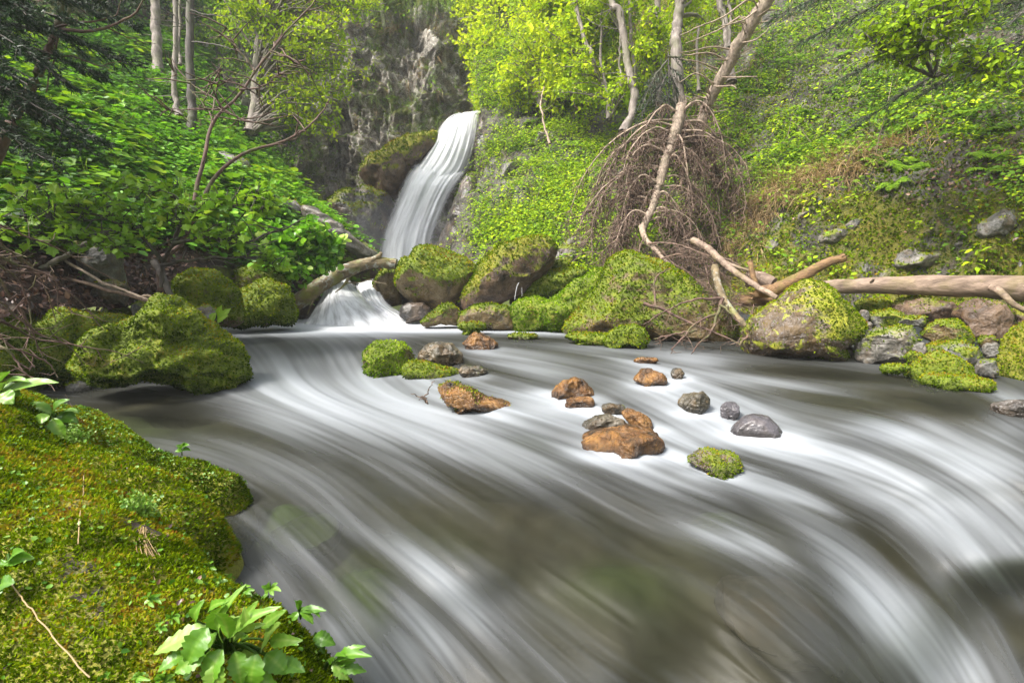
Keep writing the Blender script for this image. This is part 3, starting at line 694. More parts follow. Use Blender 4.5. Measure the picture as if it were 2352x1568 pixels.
def box_outline(u0, v0, u1, v1, rng, flat=.25, lean=0.0):
    n = 16; th = np.arange(n) * 2 * PI / n
    e = rng.uniform(.62, .95)
    c, s = np.cos(th), np.sin(th)
    x = np.sign(c) * np.abs(c) ** e; y = np.sign(s) * np.abs(s) ** e
    k = 1 + rng.normal(0, .06, n); x, y = x * k, y * k
    x = x + lean * y
    x = (x - x.min()) / (x.max() - x.min()); y = (y - y.min()) / (y.max() - y.min())
    return [(u0 + (u1 - u0) * a, v1 - (v1 - v0) * b) for a, b in zip(x, y)]

ROCKS = []
def rock(name, label, out_, base=None, d=None, mat='rock_moss', moss=.5, thick=.8, sub=6, amp=.06, facet=.35, seed=1, group=None, sink=.25, tuft=None, tufts=1.0, lumps=0.0, cat='boulder', strata=0.0, lean=0.0, up=.55, tsize=1.0):
    rng = np.random.default_rng(seed * 97 + 5)
    o = box_outline(*out_, rng, lean=lean) if not isinstance(out_[0], (tuple, list)) else list(out_)
    o = np.array(o, float)
    u0, v0 = o.min(0); u1, v1 = o.max(0); uc = (u0 + u1) / 2; w_ = u1 - u0; h_ = v1 - v0
    if d is None:
        H = Hw(uc, v1) if base is None else base
        d0 = float(G(uc, v1, H)[1]); d = d0 + .5 * thick * (w_ + h_) / 2 / F * d0 * .9
    if sink > 0:
        o = np.vstack([o, [[u0 + .12 * w_, v1 + sink * h_], [u1 - .12 * w_, v1 + sink * h_]]])
    vc = (v0 + v1) / 2
    if isinstance(out_[0], (tuple, list)): uc, vc = out_c if (out_c := _centroid(o)) is not None else (uc, vc)
    c = P(uc, vc, d); hn = unit(np.array([c[0], c[1], 0.])); rx = np.array([hn[1], -hn[0], 0.])
    # outline in the plane facing the stream
    x = (o[:, 0] - CX) / F; z = (CY - o[:, 1]) / F
    rd = np.stack([x, CP + z * SP, -SP + z * CP], -1)
    t = (c - [0, 0, CAMZ]) @ hn / (rd @ hn)
    pp = rd * t[:, None] + [0, 0, CAMZ] - c
    X, Z = pp @ rx, pp[:, 2]
    a = np.arctan2(Z, X); o_ = np.argsort(a); a, X, Z = a[o_], X[o_], Z[o_]
    Xc, Zc = np.append(X, X[0]), np.append(Z, Z[0])
    s = np.linspace(0, 1, 24, endpoint=False)
    dx = (Xc[:-1, None] * (1 - s) + Xc[1:, None] * s).ravel(); dz = (Zc[:-1, None] * (1 - s) + Zc[1:, None] * s).ravel()
    ta = np.unwrap(np.arctan2(dz, dx)); rr = np.hypot(dx, dz)
    oo = np.argsort(ta); ta, rr = ta[oo], rr[oo]
    ang = np.linspace(-PI, PI, 361)
    Rr = np.interp(ang, np.r_[ta - 2 * PI, ta, ta + 2 * PI], np.r_[rr, rr, rr])
    Rr = (Rr[:-1] * 2 + np.roll(Rr[:-1], 2) + np.roll(Rr[:-1], -2) + np.roll(Rr[:-1], 4) + np.roll(Rr[:-1], -4)) / 6; Rr = np.append(Rr, Rr[0])
    nv_, f = ico(sub)
    th = np.arctan2(nv_[:, 2], nv_[:, 0]); rho = np.hypot(nv_[:, 0], nv_[:, 2])
    Rv = np.interp(th, ang, Rr)
    size = math.sqrt(w_ * h_) / F * d; T = thick * .5 * (w_ + h_) / 2 / F * d
    # planar facets
    K = 16; kn = unit(rng.normal(0, 1, (K, 3))); off = rng.uniform(.78, 1.0, K)
    dots = nv_ @ kn.T; rp = np.min(np.where(dots > .05, off[None] / np.maximum(dots, .05), 9), axis=1)
    rp = np.minimum(rp, 1.12)
    fc = 1 * (1 - facet) + facet * rp
    rho2 = np.minimum(rho ** .78 * (1 + (fc - 1) * .6), 1.05); yy = np.sign(nv_[:, 1]) * np.abs(nv_[:, 1]) ** .8 * fc ** 2
    loc = (rho2 * Rv * np.cos(th))[:, None] * rx + (rho2 * Rv * np.sin(th))[:, None] * np.array([0, 0, 1.]) + (yy * T)[:, None] * hn
    v = c + loc
    n = vnormals(v, f)
    if np.mean(np.sum(n * loc, -1)) < 0: f = f[:, ::-1]; n = -n
    sc = 1 / size
    dsp = fbm(v, 2.2 * sc, 6, seed, gain=.55) * .7 + .65 * fbm(v, 3.5 * sc, 6, seed + 3, ridged=True, gain=.6) - .15
    if lumps: dsp = dsp + lumps * (np.abs(fbm(v, 3.0 * sc, 2, seed + 50)) * 2.2 - .5)
    if strata:
        k = unit(np.array([.35, .1, .9])); q_ = (v @ k) * 9 * sc + 1.2 * fbm(v, 2 * sc, 3, seed)
        dsp = dsp + strata * (np.abs((q_ % 1) - .5) * 2 - .5)
    v = v + n * (amp * size * dsp)[:, None]
    n = vnormals(v, f)
    mo = np.clip(moss + up * n[:, 2] * .6 + .45 * fbm(v, 2.2 * sc, 5, seed + 7), -.5, 1.6)
    if moss <= -.5: mo[:] = -1
    wet = 0 * mo
    if group in ('stones standing in the rapids',): 
        wz = CAMZ - float(Hw(uc, v1)); wet = 1 - sstep(v[:, 2] + .03 * fbm(v, 14, 2, seed), wz + .015, wz + .075)
    mb = MB(); mb.add(v, f, cmask(rng.random(), mo, wet))
    o = mb.build(name, M[mat]); tag(o, label, cat, group)
    base_p = [c[0], c[1], float(v[:, 2].min())]; origin_to(o, base_p)
    # moss fronds on the mossy faces that are out of the water
    if tufts > 0 and moss > -.3:
        fa = np.cross(v[f[:, 1]] - v[f[:, 0]], v[f[:, 2]] - v[f[:, 0]]); ar = np.linalg.norm(fa, axis=1) / 2; fn = unit(fa)
        mf = mo[f].mean(1); cc = v[f].mean(1)
        vis = sstep(np.sum(fn * unit(np.array([0, 0, CAMZ + .6]) - cc), -1), -.45, -.1)
        wgt = ar * sstep(mf, .25, .7) * vis
        ts = max(.009, .0032 * d) * tsize; cnt = int(min(16000, tufts * wgt.sum() / ts ** 2 * 1.5))
        if cnt > 20:
            k = rng.choice(len(wgt), cnt, p=wgt / wgt.sum()); b = rng.random((cnt, 2)); b = np.where(b.sum(1, keepdims=True) > 1, 1 - b, b)
            A, B, C = v[f[k, 0]], v[f[k, 1]], v[f[k, 2]]
            pt = A + (B - A) * b[:, :1] + (C - A) * b[:, 1:]; nn = fn[k]
            al = unit(nn * .75 + rng.normal(0, .5, (cnt, 3)) + np.array([0, 0, -.25]))
            mm = MB(); hue = np.clip(.47 + .42 * fbm(pt, 1.6 * sc + 1.5, 4, seed + 20) + .22 * nn[:, 2] - .06 + rng.normal(0, .13, cnt), 0, 1)
            inst(mm, T_TUFT, pt - nn * ts * .2, al, nn + rng.normal(0, .4, (cnt, 3)), ts * rng.uniform(.7, 1.7, cnt), cmask(hue))
            mo_ = mm.build('moss', M[tuft or 'tuft'], o, smooth=False); mo_['kind'] = 'stuff'
    ROCKS.append(o)
    return o

def _centroid(o):
    x, y = o[:, 0], o[:, 1]; a_ = np.argsort(np.arctan2(y - y.mean(), x - x.mean())); x, y = x[a_], y[a_]
    x1, y1 = np.roll(x, -1), np.roll(y, -1); cr = x * y1 - x1 * y; A = cr.sum() / 2
    return np.array([((x + x1) * cr).sum() / (6 * A), ((y + y1) * cr).sum() / (6 * A)])

GB, GS, GR = 'mossy boulders along the far edge of the pool', 'stones standing in the rapids', 'stones piled on the right bank'
# far edge of the pool
rock('mossy_boulder', 'dark domed boulder with moss crown standing right in front of the waterfall foot', [(905,650),(912,612),(922,592),(945,590),(953,573),(975,569),(1000,574),(1040,588),(1070,598),(1098,625),(1085,652),(1070,668),(1045,690),(1020,704),(985,708),(950,702),(925,680)], d=10.3, moss=.48, up=1.1, group=GB, seed=1, facet=.5, sink=0, thick=1.0)
rock('leaning_boulder', 'largest leaning brown boulder with a moss ridge on its back, beside the domed one', [(1062,690),(1064,665),(1080,635),(1100,608),(1130,580),(1165,558),(1200,548),(1240,540),(1262,545),(1275,570),(1270,600),(1240,640),(1200,670),(1150,695),(1100,712),(1070,710)], d=10.0, mat='rock_brown', moss=.34, up=1.0, group=GB, seed=2, facet=.45, sink=0, thick=.9)
rock('mossy_boulder', 'small dark rounded boulder wedged between cascade and domed boulder', [(856,650),(866,628),(885,612),(908,618),(915,660),(925,700),(900,704),(872,690),(857,672)], d=10.9, moss=.2, up=1.1, group=GB, seed=3, sink=0)
rock('mossy_stone', 'small mossy stone jammed low between the domed and the leaning boulder', (1036,652,1082,692), d=10.2, moss=.8, group=GB, seed=4, sink=.1)
rock('mossy_ledge', 'long green moss-covered ledge right of the leaning boulder with a trickle', [(1186,672),(1192,652),(1215,640),(1260,626),(1310,616),(1345,618),(1340,650),(1310,672),(1270,682),(1220,690),(1195,690)], d=9.9, moss=.95, group=GB, seed=5, lumps=.4, sink=0, thick=.8)
rock('mossy_stone', 'small mossy knob sitting on the ledge behind the leaning boulder', (1262,598,1312,632), d=10.3, moss=.7, group=GB, seed=6, sink=.2)
rock('mossy_outcrop', 'broad green moss-covered lobe running down into the pool between leaning boulder and big mound', [(1168,748),(1170,712),(1185,690),(1215,686),(1250,690),(1290,672),(1330,640),(1380,620),(1440,640),(1420,720),(1380,764),(1300,764),(1230,760)], d=8.6, moss=1.0, up=.3, group=GB, seed=7, lumps=.8, sink=.05, thick=.7, tuft='tuft_green', tsize=1.1)
rock('mossy_mound', 'biggest moss-covered mound with brown streaked face under the dead spruce', [(1286,765),(1300,735),(1335,690),(1370,650),(1400,610),(1420,588),(1440,582),(1470,586),(1510,600),(1560,625),(1610,655),(1650,690),(1680,730),(1700,775),(1690,800),(1600,800),(1500,782),(1400,778),(1330,772)], d=8.0, moss=.46, up=.5, group=GB, seed=8, amp=.055, strata=.10, sub=7, sink=0.02, thick=.9)
rock('mossy_slab', 'low wet slab with grey top between the small cascade slot and the green lobe', [(1050,745),(1058,718),(1090,702),(1130,698),(1165,704),(1190,725),(1200,752),(1150,756),(1100,752)], d=8.7, mat='rock_moss', moss=.35, group=GB, seed=9, sink=0.05)
rock('mossy_stone', 'small wedge-shaped wet stone beside the slot of falling water', [(965,742),(985,722),(1010,702),(1030,694),(1045,700),(1060,716),(1062,740),(1010,745)], d=8.9, moss=.3, group=GB, seed=10, sink=.1)
rock('mossy_stone', 'tiny bright yellow-green moss cushion at the waterline below the wet slab', (1052,738,1118,762), d=8.0, moss=1.1, group=GB, seed=11, sink=.6)
rock('mossy_stone', 'low mossy hump in front of the biggest mound at the waterline', [(1388,782),(1400,762),(1425,748),(1455,746),(1480,758),(1490,778),(1450,786)], d=6.7, moss=1.0, group=GB, seed=12, sink=.5)
rock('mossy_stone', 'flat mossy skirt of rock in the water under the brown face of the mound', [(1290,772),(1320,764),(1380,766),(1420,770),(1400,782),(1340,782)], d=7.0, moss=.9, group=GB, seed=13, sink=.6)
rock('drowned_stone', 'dark smooth stone half under the foam below the domed boulder', (918,694,990,738), d=9.7, mat='rock_darkwet', moss=-1, group=GB, seed=14, sink=.2)
rock('drowned_stone', 'low greenish stone awash just off the yellow moss cushion', (1165,766,1235,780), mat='rock_moss', moss=.6, group=GS, seed=15, sink=.8)

GD = 'added filler rocks coloured shadow-dark behind the pool-edge boulders'
for i, (b_, d_, lb) in enumerate([((955,650,1110,745), 11.4, 'shadow-dark wet rock filling the gap behind the slot of falling water'), ((1170,628,1330,720), 10.9, 'filler rock coloured shadow-dark under the long green ledge'), ((640,652,780,748), 11.3, 'dark rock behind the mossy fallen trunk'), ((1255,560,1345,660), 11.6, 'dark rock face behind the knob on the ledge'),
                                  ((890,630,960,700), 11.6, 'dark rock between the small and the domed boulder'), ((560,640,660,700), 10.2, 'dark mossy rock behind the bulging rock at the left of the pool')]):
    rock('shadow_filler_rock', lb, b_, d=d_, mat='rock_darkwet', moss=.15, up=.8, seed=230 + i, group=GD, sink=.1, tufts=.4)  # added fillers; their dark colour stands in for shadow in the gaps
# around the waterfall
rock('wet_rock', 'smooth grass-capped rock shoulder directly left of the waterfall', [(835,400),(850,370),(890,345),(935,325),(975,308),(1010,300),(1015,330),(985,380),(950,400),(930,440),(905,470),(885,470),(850,430)], d=19.5, mat='rock_brown', moss=.5, up=1.2, seed=20, sink=0, amp=.10, sub=6, thick=.9, group='rock shoulders beside the waterfall')
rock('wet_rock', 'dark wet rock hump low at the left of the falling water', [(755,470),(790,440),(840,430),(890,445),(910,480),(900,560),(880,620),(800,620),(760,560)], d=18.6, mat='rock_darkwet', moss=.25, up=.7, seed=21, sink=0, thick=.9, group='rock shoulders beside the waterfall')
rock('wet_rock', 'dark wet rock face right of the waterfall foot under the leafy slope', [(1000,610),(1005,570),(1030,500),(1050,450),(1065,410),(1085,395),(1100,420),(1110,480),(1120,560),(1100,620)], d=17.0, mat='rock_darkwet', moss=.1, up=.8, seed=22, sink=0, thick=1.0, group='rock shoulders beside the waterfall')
rock('wet_rock', 'narrow dark rock beside the waterfall lip on its right side', [(1085,400),(1092,330),(1100,285),(1108,258),(1135,265),(1150,320),(1140,400)], d=19.6, mat='rock_darkwet', moss=.1, seed=23, sink=0, thick=1.2, group='rock shoulders beside the waterfall')
GO = 'bare grey ledges crossing the left slope'
rock('rock_ledge', 'uppermost grey rock ledge sticking out of the leafy left slope', [(488,360),(520,352),(560,368),(600,410),(640,448),(610,455),(560,425),(510,392)], d=12.0, mat='rock_grey', moss=.05, seed=24, sink=0, strata=.5, group=GO)
rock('rock_ledge', 'long pale ledge running down toward the fallen mossy trunk', [(690,480),(720,478),(770,510),(820,552),(870,585),(880,605),(840,600),(780,570),(730,535)], d=11.4, mat='rock_pale', moss=.02, seed=25, sink=0, strata=.5, group=GO)
rock('rock_ledge', 'grey ledge in the middle of the leafy slope behind the maple sapling', [(540,440),(590,430),(650,455),(710,485),(720,520),(670,520),(610,490),(560,465)], d=11.3, mat='rock_grey', moss=.05, seed=26, sink=0, strata=.5, group=GO)
rock('rock_ledge', 'small pale ledge at the left end of the row among the leaves', [(370,405),(410,398),(460,420),(490,450),(450,455),(400,432)], d=10.4, mat='rock_pale', moss=.0, seed=27, sink=0, strata=.4, group=GO)

# left bank
GL = 'mossy rocks along the left bank'
rock('mossy_crag', 'big craggy moss-covered rock jutting into the stream on the left', [(168,872),(175,840),(215,790),(230,760),(300,742),(330,725),(360,708),(395,704),(430,722),(460,740),(495,765),(530,790),(550,800),(562,840),(572,862),(555,872),(480,880),(400,884),(300,880),(200,880)], d=4.9, moss=.95, up=.25, group=GL, seed=30, sub=7, amp=.13, lumps=.25, facet=1.0, sink=.05, thick=.7, strata=.1)
rock('mossy_rock', 'low mossy rock at the left edge behind the bare twigs', [(-60,880),(-40,780),(10,735),(80,720),(150,722),(215,740),(250,790),(230,850),(180,878),(60,890)], d=5.3, moss=.85, up=.3, group=GL, seed=31, amp=.09, lumps=.8, facet=.6, sink=.05, thick=.8)
rock('mossy_rock', 'long mossy block with flat wet top behind the craggy rock', [(120,745),(150,722),(200,715),(290,725),(340,738),(330,765),(240,770),(150,765)], d=5.9, moss=.45, up=.8, group=GL, seed=32, sink=.1, thick=.8)
rock('mossy_rock', 'mossy bulging rock at the water left of the fallen trunk', [(512,738),(520,700),(545,672),(580,655),(620,645),(655,655),(675,680),(684,715),(682,738),(620,742)], d=8.4, moss=.8, up=.5, group=GL, seed=33, lumps=.6, sink=.08, thick=.9)
rock('mossy_rock', 'dark green moss bank with bare grey patch above the pool', [(392,735),(395,680),(400,640),(440,622),(500,630),(545,665),(555,710),(560,738),(480,742)], d=7.0, moss=.62, up=.5, group=GL, seed=34, lumps=.5, sink=.05)
rock('mossy_rock', 'rounded mossy hump under the leaves above the pool', [(530,665),(545,620),(590,600),(640,610),(668,650),(660,690),(600,690)], d=8.9, moss=.6, group=GL, seed=35, sink=0)
rock('grey_boulder', 'grey angular boulder with mossy top behind the thin dead stems', [(176,600),(205,572),(250,560),(278,575),(285,610),(292,660),(270,665),(225,650),(190,630)], d=6.3, mat='rock_grey', moss=.0, up=.9, group=GL, seed=36, sink=.1)
rock('dark_boulder', 'dark squat boulder under the grey angular one', (205,640,300,700), d=6.2, mat='rock_wet', moss=.1, group=GL, seed=37, sink=.1)
k_ = 0
for (bx_, lb) in [((230,700,305,735), 'flat wet slab left of the thin dead stems, lowest of the little slabs'), ((300,690,368,728), 'brownish slab in the middle of the little slabs'), ((352,705,420,752), 'pointed mossy stone behind the shoulder of the craggy rock'),
                  ((290,730,345,760), 'small mossy stone resting on the long mossy block'), ((395,725,450,752), 'stone with upright pale face at the right end of the little slabs'), ((60,690,130,730), 'wet brown stone behind the low mossy rock at the left edge'),
                  ((130,700,190,728), 'small dark stone under the leaning grey stem'), ((440,700,500,745), 'yellow-green mossy stone next to the rhubarb-like leaves')]:
    k_ += 1
    rock('slab_stone', lb, bx_, d=6.6 - .1 * (k_ % 3), mat=['rock_wet', 'rock_moss', 'rock_grey'][k_ % 3], moss=[.1, .5, .2][k_ % 3], up=.8, seed=40 + k_, sink=.2, group='small slabs on the left bank', cat='stone', tufts=.6)
rock('flat_stone', 'flat grey stone at the water edge under the craggy rock', [(150,886),(170,876),(200,873),(218,880),(212,892),(180,898)], mat='rock_grey', moss=.2, seed=49, sink=.5, group=GL, cat='stone')

# right bank
rock('lichen_boulder', 'big brown boulder spotted with pale and yellow lichen at the right water edge', [(1706,806),(1704,770),(1712,745),(1740,722),(1780,695),(1815,668),(1850,652),(1885,655),(1910,668),(1935,695),(1965,725),(1985,752),(1975,772),(1940,800),(1915,820),(1850,822),(1780,815)], d=6.2, mat='rock_lichen', moss=.38, up=.5, group=GR, seed=50, sub=7, facet=.5, sink=.05, thick=.9)
RB = [('flat-topped grey block with mossy sides next to the lichen boulder', [(1968,822),(1965,785),(1985,765),(2020,752),(2060,748),(2095,750),(2112,775),(2108,812),(2075,830),(2010,832)], 5.6, 'rock_pale', .3, .3),
 ('domed grey-green stone behind the flat-topped block', (1993,712,2082,756), 6.1, 'rock_grey', .5, .6),
 ('small half-mossy stone in the middle of the pile', (2062,724,2128,752), 5.9, 'rock_grey', .4, .6),
 ('wide brown rock lying under the pale log', [(2045,722),(2048,695),(2075,684),(2130,684),(2190,692),(2200,720),(2160,745),(2090,740)], 6.5, 'rock_brown', .15, .6),
 ('dark rounded boulder with pale shoulder under the log', [(2185,720),(2215,695),(2250,688),(2300,695),(2330,725),(2330,770),(2295,785),(2250,780),(2220,760)], 6.0, 'rock_brown', .25, .4),
 ('mossy wedge stone left of the dark rounded boulder', [(2112,770),(2120,750),(2150,738),(2200,736),(2225,755),(2240,785),(2200,795),(2140,785)], 5.7, 'rock_moss', .45, .6),
 ('long grey stone with mossy cracks above the bright green dome', [(2115,808),(2130,790),(2170,782),(2215,782),(2250,800),(2255,825),(2220,835),(2160,830)], 5.3, 'rock_grey', .3, .5),
 ('bright green fully moss-covered dome at the waterline', [(2082,862),(2090,835),(2120,812),(2160,806),(2200,818),(2230,840),(2248,868),(2200,878),(2130,875)], 4.9, 'rock_moss', 1.2, .2),
 ('flat bright green mossy tongue running into the water', [(2110,872),(2130,858),(2180,860),(2240,868),(2285,880),(2290,892),(2250,896),(2180,890),(2130,886)], 4.55, 'rock_moss', 1.2, .2),
 ('tall brown and green boulder cut by the right picture edge', [(2285,870),(2290,820),(2305,780),(2330,750),(2370,735),(2440,740),(2480,800),(2470,880),(2380,888),(2310,884)], 5.0, 'rock_brown', .55, .3),
 ('low mossy stone at the water left of the green dome', (2020,836,2092,856), 4.95, 'rock_moss', 1.0, .3),
 ('pale rounded stone squeezed right of the flat-topped block', (2092,785,2128,816), 5.35, 'rock_pale', -.1, .2),
 ('small mossy stone between the flat-topped block and the green dome', (2080,808,2122,832), 5.2, 'rock_moss', .6, .5),
 ('small white stone touching the lichen boulder', (1972,712,1998,740), 6.1, 'rock_pale', -.2, .2),
 ('tiny pale stone below the small white one', (1984,738,2004,756), 6.0, 'rock_pale', -.2, .2),
 ('grey stone beside the tall boulder at the water', (2240,822,2292,868), 5.0, 'rock_grey', .2, .4),
 ('narrow upright pale stone left of the tall boulder', (2256,788,2300,826), 5.2, 'rock_pale', .05, .4),
 ('small mossy stone above the narrow upright stone', (2246,772,2290,798), 5.4, 'rock_moss', .4, .4),
 ('brownish rock at the far right end of the log', (2320,695,2400,750), 6.1, 'rock_brown', .2, .5),
 ('low yellow mossy rock under the thin end of the log', (1965,686,2050,722), 6.9, 'rock_moss', .8, .4),
 ('small dark stone in the gap beneath the lichen boulder', (1922,792,1962,820), 5.9, 'rock_wet', 0, .2)]
for i, (lb, o_, d_, mt, ms, up_) in enumerate(RB):
    nm = 'mossy_stone' if mt == 'rock_moss' else ('pale_stone' if mt == 'rock_pale' else 'bank_stone')
    rock(nm, lb, o_, d=d_, mat=mt, moss=ms, up=up_, seed=60 + i, group=GR, sink=.1, cat='stone', sub=6 if i < 10 else 5, amp=.07, facet=.6, tufts=1.0)

# stones in the rapids
RA = [('mossy_stone', 'square-shouldered green mossy stone standing alone at the lip of the left drop', [(835,852),(836,820),(846,798),(862,785),(895,782),(925,786),(940,800),(948,822),(940,848),(900,860),(858,862)], 'rock_moss', .62, .3, .9),
 ('mossy_stone', 'low mossy stone carrying the grey round one', [(926,862),(928,842),(942,830),(970,832),(1020,842),(1052,850),(1056,862),(1020,868),(960,868)], 'rock_moss', .6, .3, .8),
 ('wet_stone', 'round wet grey stone balanced on the low mossy one', [(958,826),(966,806),(985,790),(1005,786),(1040,792),(1058,810),(1060,832),(1048,844),(1010,842),(975,834)], 'rock_wet', .15, .1, .9),
 ('wet_stone', 'small wet stone just right of the stacked pair', (1052,840,1120,866), 'rock_wet', .25, .2, .7),
 ('brown_stone', 'brown pointed stone farthest up the rapids', [(1060,790),(1075,776),(1092,767),(1104,768),(1125,776),(1142,790),(1145,802),(1110,802),(1070,796)], 'rock_orange', -.1, .1, .8),
 ('long_stone', 'long orange and mossy stone slanting down into the water', [(1004,912),(1008,890),(1022,884),(1050,884),(1082,892),(1110,908),(1150,924),(1195,938),(1215,948),(1180,950),(1110,940),(1050,934),(1020,930)], 'rock_orange', .35, .25, .5),
 ('orange_stone', 'upright orange triangular stone in mid-stream', [(1266,912),(1278,892),(1296,874),(1314,866),(1336,872),(1352,890),(1364,906),(1350,916),(1300,916)], 'rock_orange', -.15, .35, .8),
 ('orange_stone', 'small wet orange stone directly below the triangular one', (1298,912,1364,938), 'rock_orange', -.15, .35, .8),
 ('wet_stone', 'small greenish wet stone on top of the orange cluster', (1382,926,1436,954), 'rock_wet', .2, .2, .7),
 ('orange_stone', 'dark orange slanted stone at the right of the cluster', [(1425,948),(1440,938),(1465,948),(1490,964),(1508,984),(1480,988),(1450,976)], 'rock_orange', .1, .1, .8),
 ('orange_stone', 'awash brown orange stone in the middle of the cluster', [(1330,986),(1340,968),(1365,954),(1400,954),(1430,966),(1438,982),(1400,988)], 'rock_wet', -1, 0, .6),
 ('orange_stone', 'biggest bright orange stone with a trickle over its front', [(1322,1032),(1328,1004),(1360,990),(1410,985),(1470,986),(1508,996),(1528,1020),(1524,1038),(1460,1044),(1380,1044)], 'rock_orange', -.2, .3, .9),
 ('orange_stone', 'smooth orange stone with water sliding over its left side', [(1455,870),(1470,850),(1495,846),(1520,856),(1534,878),(1510,884),(1480,882)], 'rock_orange', -.15, .35, .8),
 ('orange_stone', 'thin flat orange stone farthest right up the rapids', (1455,820,1515,836), 'rock_orange', -.15, .35, .8),
 ('mossy_stone', 'small dark stone with a tuft of bright moss nearest the camera', [(1574,1050),(1600,1038),(1630,1034),(1668,1042),(1695,1052),(1704,1074),(1690,1092),(1655,1092),(1620,1078)], 'rock_wet', .42, .1, .9),
 ('veiled_stone', 'dark stone capped by water left of the purple one', (1560,902,1632,950), 'rock_wet', -1, 0, .8),
 ('veiled_stone', 'tiny dark wet stone in the white water right of the smooth orange stone', (1540,846,1572,870), 'rock_wet', -1, 0, .8),
 ('veiled_stone', 'small reddish stone above the purple dome', (1655,925,1700,965), 'rock_veil', -1, 0, .8),
  ('drowned_stone', 'dark wet stone awash at the right picture edge', (2270,918,2400,960), 'rock_darkwet', -1, .1, .6)]
for i, (nm, lb, o_, mt, ms, up_, th_) in enumerate(RA):
    rock(nm, lb, o_, d=(float(W(1105, 936)[1]) + .03 if nm == 'long_stone' else None), mat=mt, moss=ms, up=up_, thick=th_, seed=90 + i, group=GS, sink=.35 if nm != 'long_stone' else .1, cat='stone', sub=6, amp=.115, facet=.95 if mt == 'rock_orange' else .55, tuft='tuft_green' if i == 0 else None, tufts=1.0 if ms > .3 else (.35 if ms > 0 else 0))

# drowned rocks seen through the water: sit just under the surface
def drowned(label, u, v, w, h, mat, moss, dz, seed, T=1.0):
    c = W(u, v); s = c[1] / F
    rng = np.random.default_rng(seed); nv_, f = ico(5)
    nv_ = np.sign(nv_) * np.abs(nv_) ** .8
    sx = w / 2 * s; sy = h / 2 * s / max(.25, (CAMZ - c[2]) / c[1]); sz = min(sx, sy) * .45
    p = nv_ * [sx, sy, sz] * (1 + .25 * fbm(nv_ * 1.3, 1.4, 4, seed))[:, None]
    p = p + [c[0], c[1], c[2] - sz * T + dz]
    q_ = p.copy()
    for _ in range(8):
        u_, v_ = UV(q_); zw = CAMZ - Hw(u_, v_); q_[:, 2] = .5 * q_[:, 2] + .5 * zw
    zw = q_[:, 2]
    lim = zw - .045; p[:, 2] = np.where(p[:, 2] > lim, lim, p[:, 2])
    n = vnormals(p, f); mb = MB(); mb.add(p, f, cmask(rng.random(), moss + .3 * fbm(p, 6, 3, seed)))
    o = mb.build('drowned_stone', M[mat]); tag(o, label, 'stone', 'rounded stones drowned in the stream'); origin_to(o, [c[0], c[1], p[:, 2].min()])
rock('veiled_stone', 'purple-grey rounded dome glazed by a thin white veil of water', [(1668,1000),(1680,978),(1702,960),(1735,952),(1766,957),(1790,975),(1800,992),(1795,1004)], mat='rock_veil', moss=-1, thick=.9, seed=130, group=GS, sink=.35, cat='stone', amp=.05, facet=.4, tufts=0)
DR = [('largest drowned grey-brown block near the bottom right', 1790, 1360, 250, 190, 'sub_soft', -1, -.02),
 ('dark green drowned stone in the dark water at the right', 2030, 960, 120, 44, 'sub_moss', -1, -.02),
 ('mossy drowned stone just off the foreground moss bank', 700, 1190, 150, 90, 'sub_moss', -1, -.03),
 ('green drowned stone below the long slanting stone', 1220, 1000, 130, 30, 'sub_moss', -1, 0),
 ('orange drowned stone left of the biggest orange one', 1290, 975, 110, 34, 'rock_orange', -1, -.01)]
for i, (lb, u, v, w, h, mt, ms, dz) in enumerate(DR): drowned(lb, u, v, w, h, mt, ms, dz, 200 + i)

# ------------------------------------------------------------------ the foreground bank
gx = np.arange(-2.9, .05, .009); gy = np.arange(.25, 4.3, .0105)
GX, GY = np.meshgrid(gx, gy)
def ridge(pts, Rr, T, e=2.2):
    """rounded ridge: pts (u, v, H)"""
    pts = np.array(pts, float); w = G(pts[:, 0], pts[:, 1], pts[:, 2])
    w = smooth_path(w, 40); best = np.full(GX.shape, -9.0)
    Rr = np.interp(np.linspace(0, 1, 40), np.linspace(0, 1, len(np.atleast_1d(Rr))), np.atleast_1d(Rr)) if np.ndim(Rr) else np.full(40, Rr)
    for k in range(40):
        q_ = np.clip(((GX - w[k, 0]) ** 2 + (GY - w[k, 1]) ** 2) / Rr[k] ** 2, 0, 1)
        h = w[k, 2] - T * (1 - (1 - q_) ** (1 / e))
        best = np.maximum(best, np.where(q_ < 1, h, -9))
    return best
def smax(a, b, k=.018):
    m = np.maximum(a, b); d = np.abs(a - b)
    return m + np.where(d < k, (k - d) ** 2 / (4 * k), 0)
wob = .05 * fbm(np.stack([GX, GY, 0 * GX], -1).reshape(-1, 3), 2.2, 3, 5).reshape(GX.shape)
Z = ridge([(-500,900,.55),(-300,1050,.6),(-20,1160,.68),(150,1300,.74),(345,1450,.80),(500,1750,.95)], [1.0,.85,.62,.53,.53,.55], .85, 1.9)
Z = smax(Z, ridge([(60,1010,.80),(220,1060,.84),(340,1105,.89),(420,1155,.95)], [.40,.35,.29,.24], .62, 1.9))
Z = smax(Z, ridge([(20,925,.80),(120,935,.84),(230,1010,.94),(360,1050,1.0),(460,1075,1.03),(520,1100,1.07)], [.5,.46,.36,.27,.21,.16], .55, 1.9))
Z = smax(Z, ridge([(-700,880,.4),(-200,900,.6),(10,905,.78)], [1.2,.9,.55], .8))
FG = np.stack([GX, GY, Z], -1); pf = FG.reshape(-1, 3)
nz = fbm(pf, 2.6, 4, 71) * .045 + fbm(pf, 11, 4, 72) * .022 + fbm(pf, 5.5, 3, 73, ridged=True) * .022
FG[..., 2] += nz.reshape(Z.shape)
Nn = gnormals(FG); Nn[Nn[..., 2] < 0] *= -1
uu, vv = UV(FG)
